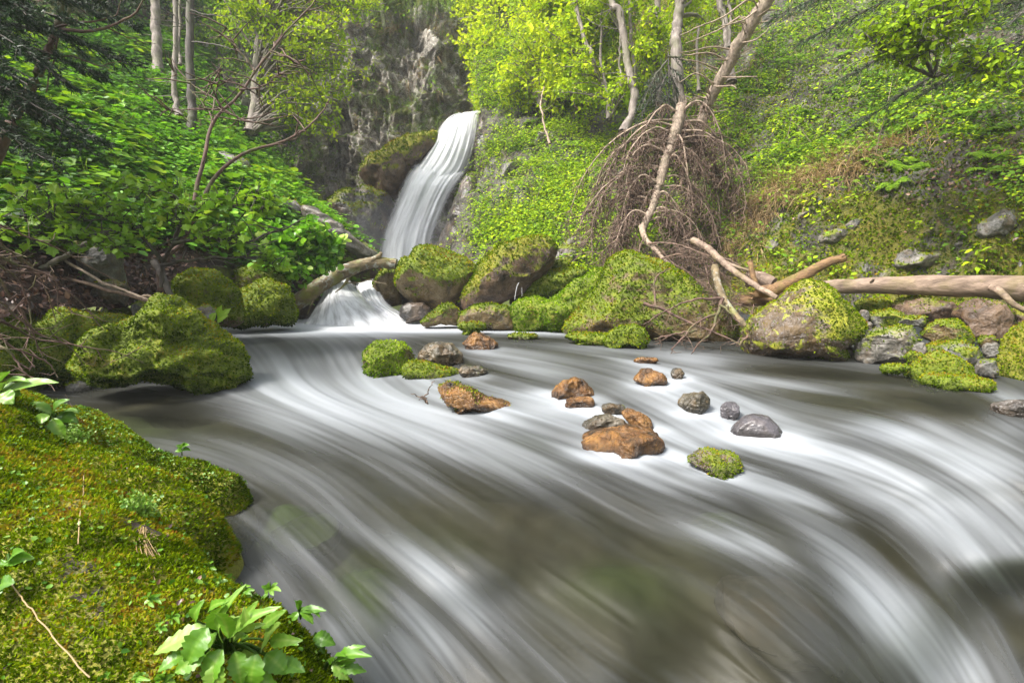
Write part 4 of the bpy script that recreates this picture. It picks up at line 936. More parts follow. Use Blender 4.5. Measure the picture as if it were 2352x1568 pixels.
bare = .42 * np.exp(-((uu - 210) / 120) ** 2 - ((vv - 1360) / 100) ** 2) + .45 * np.exp(-((uu - 330) / 70) ** 2 - ((vv - 1200) / 60) ** 2) + .3 * np.exp(-((uu - 150) / 80) ** 2 - ((vv - 1120) / 70) ** 2)
mo = .95 - bare * 1.3 + .62 * fbm(pf, 9, 5, 90, gain=.65).reshape(Z.shape)
keep = (Z > -.3); ny_, nx_ = Z.shape
ii, jj = np.meshgrid(np.arange(nx_ - 1), np.arange(ny_ - 1))
qd = np.stack([jj * nx_ + ii, jj * nx_ + ii + 1, (jj + 1) * nx_ + ii + 1, (jj + 1) * nx_ + ii], -1).reshape(-1, 4)
kq = keep.ravel()[qd].all(1); FGz = FG.copy(); FGz[..., 2] = np.maximum(FGz[..., 2], -.6)
mb = MB(); mb.add(FGz.reshape(-1, 3), qd[kq], cmask(0, mo.ravel()))
fore = mb.build('moss_bank', M['fore']); tag(fore, 'large moss-covered foreground rock with three humps at the lower left water edge', 'mossy rock')
origin_to(fore, [-1.2, 1.6, .0])
# moss fronds, dense
okc = keep & (FG[..., 2] > .28)
hf = np.exp(-((uu - 420) / 190) ** 2 - ((vv - 1150) / 110) ** 2)
stp = 1 / np.maximum(Nn[..., 2], .25)
def fg_sample(n, w, rng):
    w = (w * okc * stp).ravel(); k = rng.choice(len(w), n, p=w / w.sum()); j, i = np.divmod(k, nx_)
    p = FG[j, i].copy(); n_ = Nn[j, i]
    a = unit(np.cross(n_, [0, 1, .01])); b = np.cross(n_, a)
    p += a * rng.uniform(-.006, .006, (n, 1)) + b * rng.uniform(-.006, .006, (n, 1)) * stp[j, i][:, None].clip(1, 3)
    return p, n_, uu[j, i], vv[j, i], mo[j, i]
rg = np.random.default_rng(3)
inview = sstep(uu, -350, -50) * sstep(-vv, -1950, -1650)
dcam = np.linalg.norm(FG - [0, 0, CAMZ], axis=-1)
p, n_, fu, fv, fm = fg_sample(150000, inview * sstep(mo, .2, .75) / dcam.clip(.8, 3) ** 1.5, rg)
hmp = np.exp(-((fu - 430) / 170) ** 2 - ((fv - 1140) / 90) ** 2)
hue = .49 + .48 * fbm(p, 3.2, 3, 15) + .38 * fbm(p, 13, 3, 19) - .16 * hmp + rg.normal(0, .13, len(p)) + .22 * (1 - fm)
al = unit(n_ * .55 + rg.normal(0, .55, n_.shape) + [.12, -.1, -.15])
sz = rg.uniform(.004, .010, len(p)) * np.linalg.norm(p - [0, 0, CAMZ], axis=1).clip(1, 3) ** .75
mm = MB(); inst(mm, T_TUFT, p + n_ * rg.uniform(-.002, .004, (len(p), 1)), al, n_ + rg.normal(0, .4, n_.shape), sz, cmask(np.clip(hue, 0, 1)), .7)
o = mm.build('moss', M['tuft'], fore, smooth=False); o['kind'] = 'stuff'
# ------------------------------------------------------------------ ground cover (nobody could count it)
def gauss(u, v, cu, cv, su, sv, a=0.0):
    ca, sa = math.cos(math.radians(a)), math.sin(math.radians(a))
    X = (u - cu) * ca + (v - cv) * sa; Y = -(u - cu) * sa + (v - cv) * ca
    return np.exp(-(X / su) ** 2 - (Y / sv) ** 2)

def cover(mb, pt, ncl, per, rad, size, hue, dens, tm=T_OVAL, height=.22, upb=.8, seed=0, jit=.14, droop=.2):
    rg = np.random.default_rng(seed)
    c, n = sample(pt, ncl, dens, rg)
    k = np.repeat(np.arange(ncl), per); N_ = len(k)
    big = rg.uniform(.5, 1.5, ncl)[k]
    t = rg.normal(0, 1, (N_, 3)); t -= np.sum(t * n[k], -1, keepdims=True) * n[k]
    h = np.abs(rg.normal(0, 1, N_))
    off = t * rad * .8 * big[:, None]
    r_ = np.linalg.norm(off, axis=1) / (rad * big)
    p = c[k] + off + n[k] * (height * big * np.clip(1.1 - .35 * r_ ** 2, .05, 2) * (.35 + .3 * h))[:, None]
    up = unit(n[k] * .5 + [0, 0, upb] + rg.normal(0, .38, (N_, 3)))
    al = unit(t * .8 + rg.normal(0, .5, (N_, 3)) - [0, 0, droop]); al = unit(al - np.sum(al * up, -1, keepdims=True) * up)
    u, v = UV(p)
    hu = hue(u, v, p) + rg.normal(0, jit, N_) + rg.normal(0, jit * .8, ncl)[k]
    sz = size * rg.uniform(.55, 1.45, N_) * rg.uniform(.7, 1.3, ncl)[k]
    inst(mb, tm, p, al, up, sz, cmask(np.clip(hu, 0, 1)))

def blades(mb, c, n, per, ln, hue, spread=.5, down=.0, wid=1.0, seed=0, rad=.05):
    rg = np.random.default_rng(seed); k = np.repeat(np.arange(len(c)), per); N_ = len(k)
    al = unit(n[k] * .8 + rg.normal(0, spread, (N_, 3)) + [0, 0, -down])
    inst(mb, T_BLADE, c[k] + rg.normal(0, rad, (N_, 3)), al, unit(n[k] + [0, 0, .6] + rg.normal(0, .2, (N_, 3))), ln * rg.uniform(.5, 1.4, N_), cmask(np.clip(hue + rg.normal(0, .2, N_), 0, 1)), wid)

# right slope: small bright leaves, thinning out on the rock wall
def d_r(u, v, p):
    wall = sstep(v, 430, 500) * sstep(u, 1620, 1750)
    g = 1.0 - .93 * wall
    g *= .10 + .90 * sstep(fbm(p.reshape(-1, 3), .75, 4, 61).reshape(u.shape), -.22, .12)
    g *= 1 - .9 * gauss(u, v, 2020, 420, 240, 60, -12); g *= 1 - .6 * gauss(u, v, 2250, 240, 140, 60, 0); g *= 1 - .85 * gauss(u, v, 2260, 400, 130, 45, -8); g *= 1 - .7 * gauss(u, v, 1880, 410, 150, 40, -22)
    return g * sstep(-v, -690, -600) * sstep(v, -320, -200) * sstep(-u, -2900, -2500) / np.maximum(p[..., 1], 3) ** .8
hr = lambda u, v, p: .46 + .32 * fbm(p, .6, 2, 8) - .18 * sstep(u, 1900, 2352) * sstep(-v, -420, -200) + .22 * gauss(u, v, 1250, 150, 200, 250)
mb = MB()
cover(mb, SLOPE_R, 12500, 15, .20, .066, hr, d_r, T_OVAL, .28, seed=1)
o = mb.build('undergrowth', M['leaf_green'], smooth=False); tag(o, 'green leafy undergrowth covering the right slope', kind='stuff')
mb = MB()
def d_ry(u, v, p): return d_r(u, v, p) * (.35 + 1.1 * sstep(-u, -1750, -1300) + .7 * gauss(u, v, 1850, 330, 250, 60, 25))
cover(mb, SLOPE_R, 10000, 15, .20, .068, lambda u, v, p: .48 + .2 * fbm(p, .8, 2, 18), d_ry, T_OVAL, .26, seed=2)
o = mb.build('undergrowth', M['leaf_yellow'], smooth=False); tag(o, 'yellow-green leafy undergrowth low on the right slope by the waterfall', kind='stuff')
# moss, grass and litter on the right slope
mb = MB()
c, n = sample(SLOPE_R, 60000, lambda u, v, p: sstep(u, 1500, 1750) * sstep(v, 80, 200) * sstep(-v, -760, -700) * (.2 + sstep(fbm(p.reshape(-1, 3) * [1.2, 1.2, .6], 1.3, 4, 31).reshape(u.shape), -.3, .15) * -.1 + .9 * sstep(-fbm(p.reshape(-1, 3) * [1.2, 1.2, .6], 1.3, 4, 31).reshape(u.shape), -.45, .0)), np.random.default_rng(4))
inst(mb, T_TUFT, c, unit(n * .5 + R.normal(0, .5, c.shape) - [0, 0, .35]), n, R.uniform(.025, .06, len(c)), cmask(np.clip(.50 + .3 * fbm(c, 1.2, 3, 44) + R.normal(0, .13, len(c)), 0, 1)))
o = mb.build('moss', M['tuft'], smooth=False); tag(o, 'olive and yellow moss hanging on the rock wall of the right bank', kind='stuff')
mb = MB()
c, n = sample(SLOPE_R, 900, lambda u, v, p: gauss(u, v, 1900, 400, 130, 22, -22) * 2 + gauss(u, v, 1760, 470, 90, 30, -45) + .8 * gauss(u, v, 1690, 520, 40, 40) + .05 * d_r(u, v, p) + .4 * gauss(u, v, 1500, 60, 200, 80), np.random.default_rng(6))
blades(mb, c, n, 24, .36, .6, .35, .75, .35, 7, .06)
o = mb.build('grass', M['straw'], smooth=False); tag(o, 'dry straw-coloured grass hanging over the rock edge of the right bank', kind='stuff')
mb = MB()
c, n = sample(SLOPE_R, 700, lambda u, v, p: d_r(u, v, p) * (.2 + gauss(u, v, 1850, 380, 200, 60, -20) * 3), np.random.default_rng(16))
blades(mb, c, n, 16, .20, .55, .5, .1, .4, 17, .05)
o = mb.build('grass', M['grass'], smooth=False); tag(o, 'fresh green grass tufts between the leaves on the right slope', kind='stuff')
mb = MB()
c, n = sample(SLOPE_R, 8000, lambda u, v, p: gauss(u, v, 2260, 400, 130, 50, -8) * 3 + gauss(u, v, 2030, 330, 150, 26, -12) * 1.5 + .5 * gauss(u, v, 2250, 90, 150, 60) + .05 * sstep(-v, -640, -500) + .3 * gauss(u, v, 1690, 420, 50, 90), np.random.default_rng(26))
inst(mb, T_OVAL, c + n * R.uniform(0, .08, (len(c), 1)), rdir(len(c), -.3), unit(n + R.normal(0, .5, c.shape)), R.uniform(.03, .08, len(c)), cmask(np.clip(R.normal(.5, .25, len(c)), 0, 1)))
o = mb.build('fallen_leaves', M['dead'], smooth=False); tag(o, 'reddish brown dead leaves caught on the right slope', kind='stuff')

# left slope: lush broad leaves
def d_l(u, v, p):
    g = sstep(-v, -575, -520) * (1 - .55 * sstep(-u, -330, -120) * sstep(v, 430, 520)) * sstep(v, 40, 120) * sstep(u, -260, -120)
    g = g + .9 * gauss(u, v, 640, 560, 110, 55, 20)
    g *= .12 + .88 * sstep(fbm(p.reshape(-1, 3), .9, 4, 91).reshape(u.shape), -.28, .1)
    g *= 1 - .85 * gauss(u, v, 560, 410, 80, 30, 40) - .0; g *= 1 - .75 * gauss(u, v, 780, 540, 110, 22, 32)
    return np.maximum(g, 0) / np.maximum(p[..., 1], 3) ** .9
hl = lambda u, v, p: .50 + .3 * fbm(p, .45, 2, 29) - .25 * sstep(-u, -330, -60) + .25 * fbm(p, .7, 2, 28) - .10 * sstep(-u, -250, 0)  # hue drops toward the left: shade put into the leaf colour
mb = MB()
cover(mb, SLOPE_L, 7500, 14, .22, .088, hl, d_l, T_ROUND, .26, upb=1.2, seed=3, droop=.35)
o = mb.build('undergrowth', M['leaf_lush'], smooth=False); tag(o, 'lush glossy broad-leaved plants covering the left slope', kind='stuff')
mb = MB()
cover(mb, SLOPE_L, 2600, 12, .22, .07, lambda u, v, p: .45 + .2 * fbm(p, .9, 2, 38), lambda u, v, p: d_l(u, v, p) * (.4 + sstep(v, 330, 480)), T_OVAL, .20, seed=5)
o = mb.build('undergrowth', M['leaf_green'], smooth=False); tag(o, 'small-leaved green plants between the broad leaves on the left slope', kind='stuff')
mb = MB()
c, n = sample(SLOPE_L, 11000, lambda u, v, p: sstep(v, 440, 560) * sstep(-u, -520, -380) * sstep(u, -200, -50) + .05, np.random.default_rng(36))
inst(mb, T_OVAL, c + n * R.uniform(0, .05, (len(c), 1)), rdir(len(c), -.2), unit(n + [0, 0, .5] + R.normal(0, .45, c.shape)), R.uniform(.04, .09, len(c)), cmask(np.clip(R.normal(.42, .25, len(c)), 0, 1)))
o = mb.build('fallen_leaves', M['dead'], smooth=False); tag(o, 'wet dark reddish leaf litter on the shaded left bank', kind='stuff')
# cliff: tufts, moss, shrubs
mb = MB()
fl = lambda p, s: fbm(p.reshape(-1, 3), .9, 4, s).reshape(p.shape[:-1])
c, n = sample(CLIFF, 5200, lambda u, v, p: sstep(u, 430, 560) * sstep(-v, -420, -330) * (.15 + sstep(fl(p, 77), 0, .35)) + 2.5 * sstep(-v, -45, -20) * sstep(u, 780, 830), np.random.default_rng(46))
blades(mb, c, n, 14, .34, .45, .45, .2, .6, 47, .10)
o = mb.build('grass', M['grass'], smooth=False); tag(o, 'green grass tufts hanging from the cliff beside the waterfall', kind='stuff')
mb = MB()
c, n = sample(CLIFF, 1500, lambda u, v, p: sstep(u, 560, 720) * sstep(-v, -400, -300) * (.1 + sstep(fl(p, 78), 0, .35)), np.random.default_rng(56))
blades(mb, c, n, 14, .32, .45, .35, .6, .5, 57, .10)
o = mb.build('grass', M['straw'], smooth=False); tag(o, 'brown dry grass tufts hanging from the cliff beside the waterfall', kind='stuff')
mb = MB()
cover(mb, CLIFF, 3800, 12, .24, .09, lambda u, v, p: .5, lambda u, v, p: sstep(-u, -760, -640) * sstep(-v, -470, -400) * sstep(u, 300, 420) * (.25 + sstep(fl(p, 79), -.1, .2)) * (1 - .9 * gauss(u, v, 540, 230, 110, 70)) + .10 * sstep(u, 700, 760) * sstep(fl(p, 80), .1, .4), T_OVAL, .25, seed=58)
cover(mb, CLIFF, 900, 14, .40, .12, lambda u, v, p: .7, lambda u, v, p: sstep(-v, -60, 0), T_OVAL, .5, seed=59)
o = mb.build('undergrowth', M['leaf_green'], smooth=False); tag(o, 'green bushes growing on the ledges of the hazy cliff', kind='stuff')

# ------------------------------------------------------------------ trees
AIRY = 2
def limbs_to(mbw, trunk, r0, r1, targets, rng, rt=.35, K=8, tw=.02):
    """limbs rising from the trunk to each target; returns their paths"""
    out_ = []
    n = len(trunk)
    for q in targets:
        dd = np.linalg.norm(trunk - q, axis=1) + np.maximum(trunk[:, 2] - q[2], 0) * 1.2
        i = int(np.clip(np.argmin(dd) - rng.integers(0, max(2, n // 8)), 0, n - 1)); s = trunk[i]
        m = s * .5 + q * .5 + np.array([0, 0, .12]) * np.linalg.norm(q - s) + rng.normal(0, .06, 3) * np.linalg.norm(q - s)
        pth = smooth_path([s, m, q], K, .02 * np.linalg.norm(q - s), int(rng.integers(1e6)))
        rr = (r0 + (r1 - r0) * i / n) * rt
        tubes(mbw, pth, np.linspace(rr, tw * .5, K), 5)
        out_.append(pth)
    return out_

def crown_leaves(mbw, mbl, limb_paths, blob_r, ntw, per, size, hue, rng, tm=T_OVAL, flat=.5, layer=.0, jit=.13):
    """short twigs off the limb ends, leaves set along them"""
    P0, P1 = [], []
    for pth, br in zip(limb_paths, blob_r):
        k = rng.integers(len(pth) // 2, len(pth), ntw); s = pth[k]
        dr = unit(rng.normal(0, 1, (ntw, 3)) * [1, 1, flat] + [0, 0, layer]); e = s + dr * (br * rng.uniform(.3, 1.0, ntw) ** .7)[:, None]
        P0.append(s); P1.append(e)
    s = np.concatenate(P0); e = np.concatenate(P1); n = len(s)
    mid = (s + e) / 2 + rng.normal(0, .05, (n, 3)) + [0, 0, .03]
    tubes(mbw, np.stack([s, mid, e], 1), np.array([.007, .005, .0025]), 3)
    t = rng.uniform(.25, 1.05, (n, per, 1)); base = s[:, None] * (1 - t) ** 2 + 2 * mid[:, None] * t * (1 - t) + e[:, None] * t ** 2
    base = base.reshape(-1, 3) + rng.normal(0, size * .7, (n * per, 3))
    d = np.repeat(unit(e - s), per, 0)
    al = unit(d * .5 + rng.normal(0, .7, d.shape) - [0, 0, .25]); up = unit(np.array([0, 0, 1.]) + rng.normal(0, .45, d.shape))
    hu = hue + rng.normal(0, jit * .7, len(base)) + np.repeat(rng.normal(0, jit * 1.7, n), per)
    inst(mbl, tm, base, al, up, size * rng.uniform(.6, 1.35, len(base)), cmask(np.clip(hu, 0, 1)))

def tree(name, label, trunk, r0, r1, blobs, bark='bark_grey', leaf='leaf_yellow', ntw=40, per=8, size=.08, hue=.5, seed=1, group=None, cat='tree', tm=T_OVAL, flat=.5, sub=6, bare=0, extra=None, trunk2=None):
    """trunk: [(u, v, distance)] from the top down to the foot; blobs: [(u, v, distance, radius)]"""
    rng = np.random.default_rng(seed); tp = path(trunk, 40, .02, seed)
    root = thing(name, label, cat, tp[-1], group)
    mt = MB(); tubes(mt, tp, np.linspace(r1, r0, 40) * (1 + .08 * np.sin(np.arange(40) * 1.7 + seed)) * np.r_[np.ones(36), 1.05, 1.12, 1.25, 1.45], 10)
    for t2, ra, rb in (trunk2 or []): tubes(mt, path(t2, 30, .02, seed + 3), np.linspace(ra, rb, 30), 7)
    mt.build('trunk', M[bark], root)
    mw, ml = MB(), MB(); tr_ = tp[::-1]
    if bare:
        k = rng.integers(4, 36, bare); s = tr_[k]
        e = s + unit(rng.normal(0, 1, (bare, 3)) * [1, 1, .3] + [0, 0, .1]) * rng.uniform(.2, .9, (bare, 1))
        m_ = (s + e) / 2 + rng.normal(0, .05, (bare, 3))
        for q_ in range(bare):
            mq = MB(); tubes(mq, np.stack([s[q_], m_[q_], e[q_]]), np.array([.012, .008, .003]), 4); mq.build('branch', M[bark], root)
    if blobs:
        tg, br = [], []
        for (u, v, d, r) in blobs:
            c = P(u, v, d)
            for _ in range(sub * AIRY):
                tg.append(c + unit(rng.normal(0, 1, 3)) * r * rng.uniform(.2, 1.15)); br.append(r * .5)
        lp = limbs_to(mw, tr_, r0, r1, tg, rng)
        crown_leaves(mw, ml, lp, br, int(ntw / AIRY * .52) + 1, per, size, hue, rng, tm, flat)
    if extra:
        for e_, ra, rb in extra: tubes(mw, path(e_, 16, .015, seed + 7), np.linspace(ra, rb, 16), 6)
    if mw.n: mw.build('branches', M[bark], root)
    if ml.n: ml.build('crown', M[leaf], root, smooth=False)
    return root

GT = 'trees standing on the left slope'
tree('bare_tree', 'slim pale trunk, left of the dark curved trunk on the left slope', [(400,-260,14),(402,-60,13.8),(404,60,13.6),(400,180,13.4),(404,235,13.3),(410,268,13.2)], .07, .05, [(420,-160,14,1.2)], seed=301, group=GT, bare=14, hue=.4)
tree('bare_tree', 'dark grey trunk curving left at its foot on the left slope', [(440,-260,13.4),(438,-60,13.2),(436,60,13.0),(440,180,12.8),(443,250,12.7),(440,285,12.6),(428,318,12.4)], .105, .08, [(450,-170,13.4,1.2)], bark='bark_dark', seed=302, group=GT, bare=16, hue=.4,
     extra=[([(441,98,12.9),(480,100,12.6),(520,110,12.4),(560,118,12.2)], .02, .006), ([(440,25,13),(480,35,12.8),(530,38,12.5)], .016, .005)])
tree('bare_tree', 'pale thick trunk standing high at the far left of the forest edge', [(352,-260,17),(355,-60,16.6),(357,30,16.4),(360,86,16.2),(362,175,15.9)], .14, .11, [(345,-200,17,1.5)], seed=303, group=GT, bare=6)
tree('bare_tree', 'thin stem just right of the slim pale trunk', [(418,-200,14.6),(414,-20,14.4),(412,60,14.2),(413,150,14)], .035, .03, [], seed=304, group=GT, bare=10)
tree('spring_tree', 'forked tree with fresh yellow-green leaves in front of the cliff', [(600,-260,17),(596,-60,16.6),(600,0,16.4),(598,60,16.2),(594,110,16),(588,200,15.8),(582,260,15.6),(574,306,15.4)], .14, .09,
     [(700,110,15.5,1.0),(640,50,15.6,1.0),(750,60,15.4,1.1),(770,190,15.2,.8),(700,210,15.2,.7),(800,110,15.4,.8),(560,20,15.8,1.0),(660,-60,16,1.3),(780,-40,15.6,1.3),(840,20,16,.8),(735,270,15,.5)], seed=305, group=GT, ntw=30, per=8, size=.115, hue=.55, bark='bark_grey',
     extra=[([(598,70,16.2),(625,50,16),(660,20,15.8),(700,-20,15.6)], .05, .03), ([(594,115,16),(640,112,15.7),(690,95,15.5),(740,70,15.3),(790,30,15.2)], .035, .012), ([(592,130,16),(650,150,15.6),(700,190,15.3),(730,240,15)], .03, .01), ([(590,120,16),(560,80,16),(530,30,16),(500,-30,16)], .04, .02)])
# forest edge above the left slope
GF = 'dark forest trees at the top of the left slope'
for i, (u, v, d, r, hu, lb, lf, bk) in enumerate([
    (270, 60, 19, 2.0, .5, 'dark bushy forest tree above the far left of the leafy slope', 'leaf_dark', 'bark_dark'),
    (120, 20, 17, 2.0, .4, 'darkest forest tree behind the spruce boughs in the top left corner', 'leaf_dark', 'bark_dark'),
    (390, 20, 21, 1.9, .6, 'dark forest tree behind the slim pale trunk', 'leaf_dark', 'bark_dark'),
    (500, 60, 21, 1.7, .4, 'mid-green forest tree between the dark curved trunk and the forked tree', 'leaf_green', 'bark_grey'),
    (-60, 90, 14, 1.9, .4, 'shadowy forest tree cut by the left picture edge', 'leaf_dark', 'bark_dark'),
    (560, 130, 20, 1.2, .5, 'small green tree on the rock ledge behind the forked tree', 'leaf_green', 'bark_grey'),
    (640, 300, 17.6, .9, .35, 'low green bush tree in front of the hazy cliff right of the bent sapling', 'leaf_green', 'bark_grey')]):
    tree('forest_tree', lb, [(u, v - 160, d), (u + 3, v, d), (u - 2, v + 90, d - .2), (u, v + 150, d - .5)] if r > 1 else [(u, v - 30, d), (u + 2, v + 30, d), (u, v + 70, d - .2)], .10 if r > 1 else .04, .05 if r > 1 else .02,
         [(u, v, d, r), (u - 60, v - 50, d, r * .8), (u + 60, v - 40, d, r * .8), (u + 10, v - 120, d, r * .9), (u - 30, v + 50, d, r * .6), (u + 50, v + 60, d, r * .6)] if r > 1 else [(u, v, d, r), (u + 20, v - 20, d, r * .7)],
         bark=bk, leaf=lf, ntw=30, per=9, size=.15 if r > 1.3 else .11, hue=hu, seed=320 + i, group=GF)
# head of the gorge and the right-hand wood
GY_ = 'bright spring trees at the head of the gorge'
for i, (tr0, bl, hu, lb) in enumerate([
    ([(905,-160,26),(880,-60,25),(872,10,24.4),(868,34,24)], [(880,-20,25,1.0),(840,-10,25,1.0),(930,-10,25.5,1.1),(800,5,24.5,.8),(900,-80,26,1.6)], .45, 'spring tree on the cliff top left of the grassy brow'),
    ([(1010,-160,27),(1005,-60,26),(1000,10,25),(998,48,24.4)], [(1000,-30,25.5,1.1),(1040,-10,25.5,1.1),(960,-30,26,1.0),(1080,20,26,1.1),(1030,-90,27,1.6)], .6, 'spring tree on the grassy brow of the cliff'),
    ([(1120,-160,24),(1130,-20,23),(1125,100,22),(1120,200,21.4)], [(1130,40,22,1.5),(1100,100,21.5,1.1),(1160,110,21,1.3),(1130,180,20.5,1.0),(1110,0,23,1.5),(1170,-40,22,1.6),(1060,40,24,1.0),(1130,240,20,.7)], .66, 'brightest yellow-green tree directly above the waterfall lip'),
    ([(1250,-200,19),(1245,-40,18.4),(1250,120,17.6),(1240,250,17)], [(1220,30,17.6,1.2),(1270,100,17,1.1),(1200,140,17.2,1.1),(1290,10,17.6,1.3),(1250,-60,18,1.6),(1180,200,17.5,.8),(1300,180,16.4,.9)], .62, 'leafy yellow-green tree right of the waterfall lip'),
    ([(1330,-200,17),(1320,-40,16.4),(1335,100,15.6),(1345,240,14.8)], [(1330,30,15.8,1.2),(1380,60,15.6,1.0),(1300,120,15.2,.9),(1350,160,14.8,.9),(1400,-30,16,1.3),(1290,-40,16.5,1.3)], .52, 'leafy tree left of the tall pale trunks')]):
    tree('spring_tree', lb, tr0, .09, .05, bl, ntw=34, per=9, size=.17 if tr0[0][2] > 20 else .135, hue=hu + .1, seed=340 + i, group=GY_, sub=7)
GP = 'slender trunks standing on the right slope'
PT = [([(1395,-140,13.6),(1405,0,13.4),(1423,26,13.3),(1432,78,13.2),(1441,143,13.1),(1451,182,13),(1457,215,12.9),(1452,262,12.8),(1433,305,12.6)], .10, 'mottled trunk with a kinked foot, leftmost of the thick ones', 'bark_grey', .3),
 ([(1508,-140,14.2),(1510,0,14),(1512,78,13.9),(1511,150,13.8),(1512,240,13.6)], .085, 'smooth pinkish straight trunk left of the broken one', 'bark_grey', 0),
 ([(1566,-140,11.8),(1561,0,11.6),(1558,52,11.5),(1553,91,11.4),(1555,130,11.3),(1561,245,11.1),(1566,330,10.9)], .125, 'thick pale trunk with torn bark directly behind the snapped spruce top', 'bark_grey', .2),
 ([(1640,-140,13.8),(1652,0,13.6),(1662,39,13.5),(1668,78,13.4),(1673,112,13.3),(1680,190,13)], .085, 'grey trunk just left of the big leaning one', 'bark_grey', .2),
 ([(1440,-140,15.4),(1446,0,15.2),(1449,78,15),(1457,141,14.8),(1460,220,14.4)], .05, 'thin stem close right of the kinked trunk', 'bark_grey', 0),
 ([(1680,-140,13),(1678,0,12.9),(1677,52,12.8),(1674,110,12.6)], .035, 'thin pole touching the leaning trunk from above', 'bark_grey', 0),
 ([(1310,-60,14.8),(1330,40,14.6),(1345,95,14.4),(1360,125,14.3),(1376,182,14.1),(1392,208,14),(1397,275,13.7)], .06, 'slanting whitish stem leaning left among the leaves', 'bark_grey', .1),
 ([(1383,-100,15),(1381,39,14.8),(1381,146,14.6),(1392,200,14.3),(1399,250,14)], .04, 'thin straight stem between the slanting stem and the kinked trunk', 'bark_grey', 0),
 ([(1424,60,14),(1424,140,13.9),(1426,235,13.6)], .032, 'thin pale pole in front of the kinked trunk foot', 'bark_grey', 0),
 ([(1300,120,15.6),(1310,200,15.3),(1328,260,15)], .03, 'thin reddish stem far left in the right-hand wood', 'bark_red', 0),
 ([(1600,-140,15.6),(1605,20,15.4),(1600,120,15.2),(1606,210,14.6)], .04, 'thin stem between the torn-bark trunk and the grey trunk', 'bark_grey', 0),
 ([(1250,200,16),(1243,250,15.7),(1262,330,15.2)], .03, 'pinkish bare pole leaning over the slope right of the waterfall', 'twig_tan', 0)]
for i, (t_, r_, lb, bk, _) in enumerate(PT):
    u0, v0, d0 = t_[0]
    bl = [(u0 + R.uniform(-30, 30), v0 + 40, d0, 1.1)] if i in (0, 1, 2, 3) else []
    if i == 6: bl = [(1340, 190, 13.8, .7), (1420, 200, 13.4, .5)]
    if i in (0, 2, 3, 4, 8, 10, 7): bl += [(u0 + R.uniform(-70, 70), R.uniform(-30, 60), d0 + .7, .7)]
    if i == 1: bl += [(1500, 70, 13.4, .45), (1480, 120, 13, .4)]
    tree('slender_tree' if r_ > .045 else 'thin_stem', lb, t_, r_, r_ * .8, bl, bark=bk, leaf='leaf_yellow', ntw=18, per=7, size=.11, hue=.5, seed=360 + i, group=GP, bare=10 if r_ > .045 else 5)

# loose leafy boughs in front of the right-hand wood (one shrub each)
def shrub(name, label, base, stems, blobs, seed, bark='bark_red', leaf='leaf_yellow', size=.07, ntw=20, per=7, hue=.45, r=.02, tm=T_OVAL, group=None, sub=5, cat='shrub', flat=.45, extra_r=None, thin=1.0):
    rng = np.random.default_rng(seed); b = P(*base); root = thing(name, label, cat, b, group)
    mw, ml = MB(), MB(); allp = []
    for si, s in enumerate(stems):
        pp = path(s, 26, .012, seed); tubes(mw, pp, np.linspace(extra_r or r, r * .22, 26) * (thin if si > 1 else 1), 7); allp.append(pp)
        n = 10; k = rng.integers(5, 26, n); q = pp[k]
        e = q + unit(rng.normal(0, 1, (n, 3)) * [1, .6, .6] + [0, 0, .1]) * rng.uniform(.15, .55, (n, 1)) * (s[0][2] / 7)
        m_ = (q + e) / 2 + rng.normal(0, .03, (n, 3)); tubes(mw, np.stack([q, m_, e], 1), np.array([.35, .25, .1]) * r, 4)
    tr_ = np.concatenate(allp); tg, br = [], []
    for (u, v, d, rr_) in blobs:
        c = P(u, v, d)
        for _ in range(sub): tg.append(c + unit(rng.normal(0, 1, 3)) * rr_ * rng.uniform(.15, .8)); br.append(rr_ * .5)
    if tg:
        lp = []
        for q in tg:
            i = int(np.argmin(np.linalg.norm(tr_ - q, axis=1))); s = tr_[i]; m_ = (s + q) / 2 + rng.normal(0, .05, 3) + [0, 0, .04]
            pth = smooth_path([s, m_, q], 7, .01, int(rng.integers(1e6))); tubes(mw, pth, np.linspace(r * .4, r * .12, 7), 4); lp.append(pth)
        crown_leaves(mw, ml, lp, br, ntw, per, size, hue, rng, tm, flat)
    mw.build('stems', M[bark], root)
    if ml.n: ml.build('leaves', M[leaf], root, smooth=False)
    return root
shrub('bent_sapling', 'dark red bare sapling bending right across the left slope, with a second long arching stem', (368,672,6.6),
      [[(370,668,6.6),(364,609,6.6),(368,589,6.6),(408,571,6.7),(438,510,6.9),(449,430,7.1),(469,367,7.3),(480,313,7.4),(493,279,7.5),(515,252,7.6),(551,218,7.7),(585,163,7.8),(622,116,7.9),(663,68,8),(700,31,8.1),(725,0,8.2),(760,-60,8.3)],
       [(370,600,6.6),(400,570,6.7),(440,510,6.8),(479,429,7),(517,384,7.1),(575,347,7.2),(646,326,7.3),(707,292,7.4),(741,258,7.5),(756,230,7.5)],
       [(515,252,7.6),(500,235,7.5),(500,190,7.4),(510,150,7.4)], [(515,252,7.6),(490,225,7.7),(450,200,7.8),(400,165,7.9)],
       [(551,205,7.7),(600,200,7.6),(640,170,7.5)], [(585,163,7.8),(560,130,7.8),(530,85,7.8),(520,60,7.8)], [(515,250,7.6),(440,252,7.6),(380,250,7.7)], [(515,252,7.6),(560,275,7.5),(618,285,7.4)], [(622,116,7.9),(680,140,7.8),(715,175,7.7)]],
      [], 401, r=.036, thin=.4, group='shrubs leaning out from the left bank')
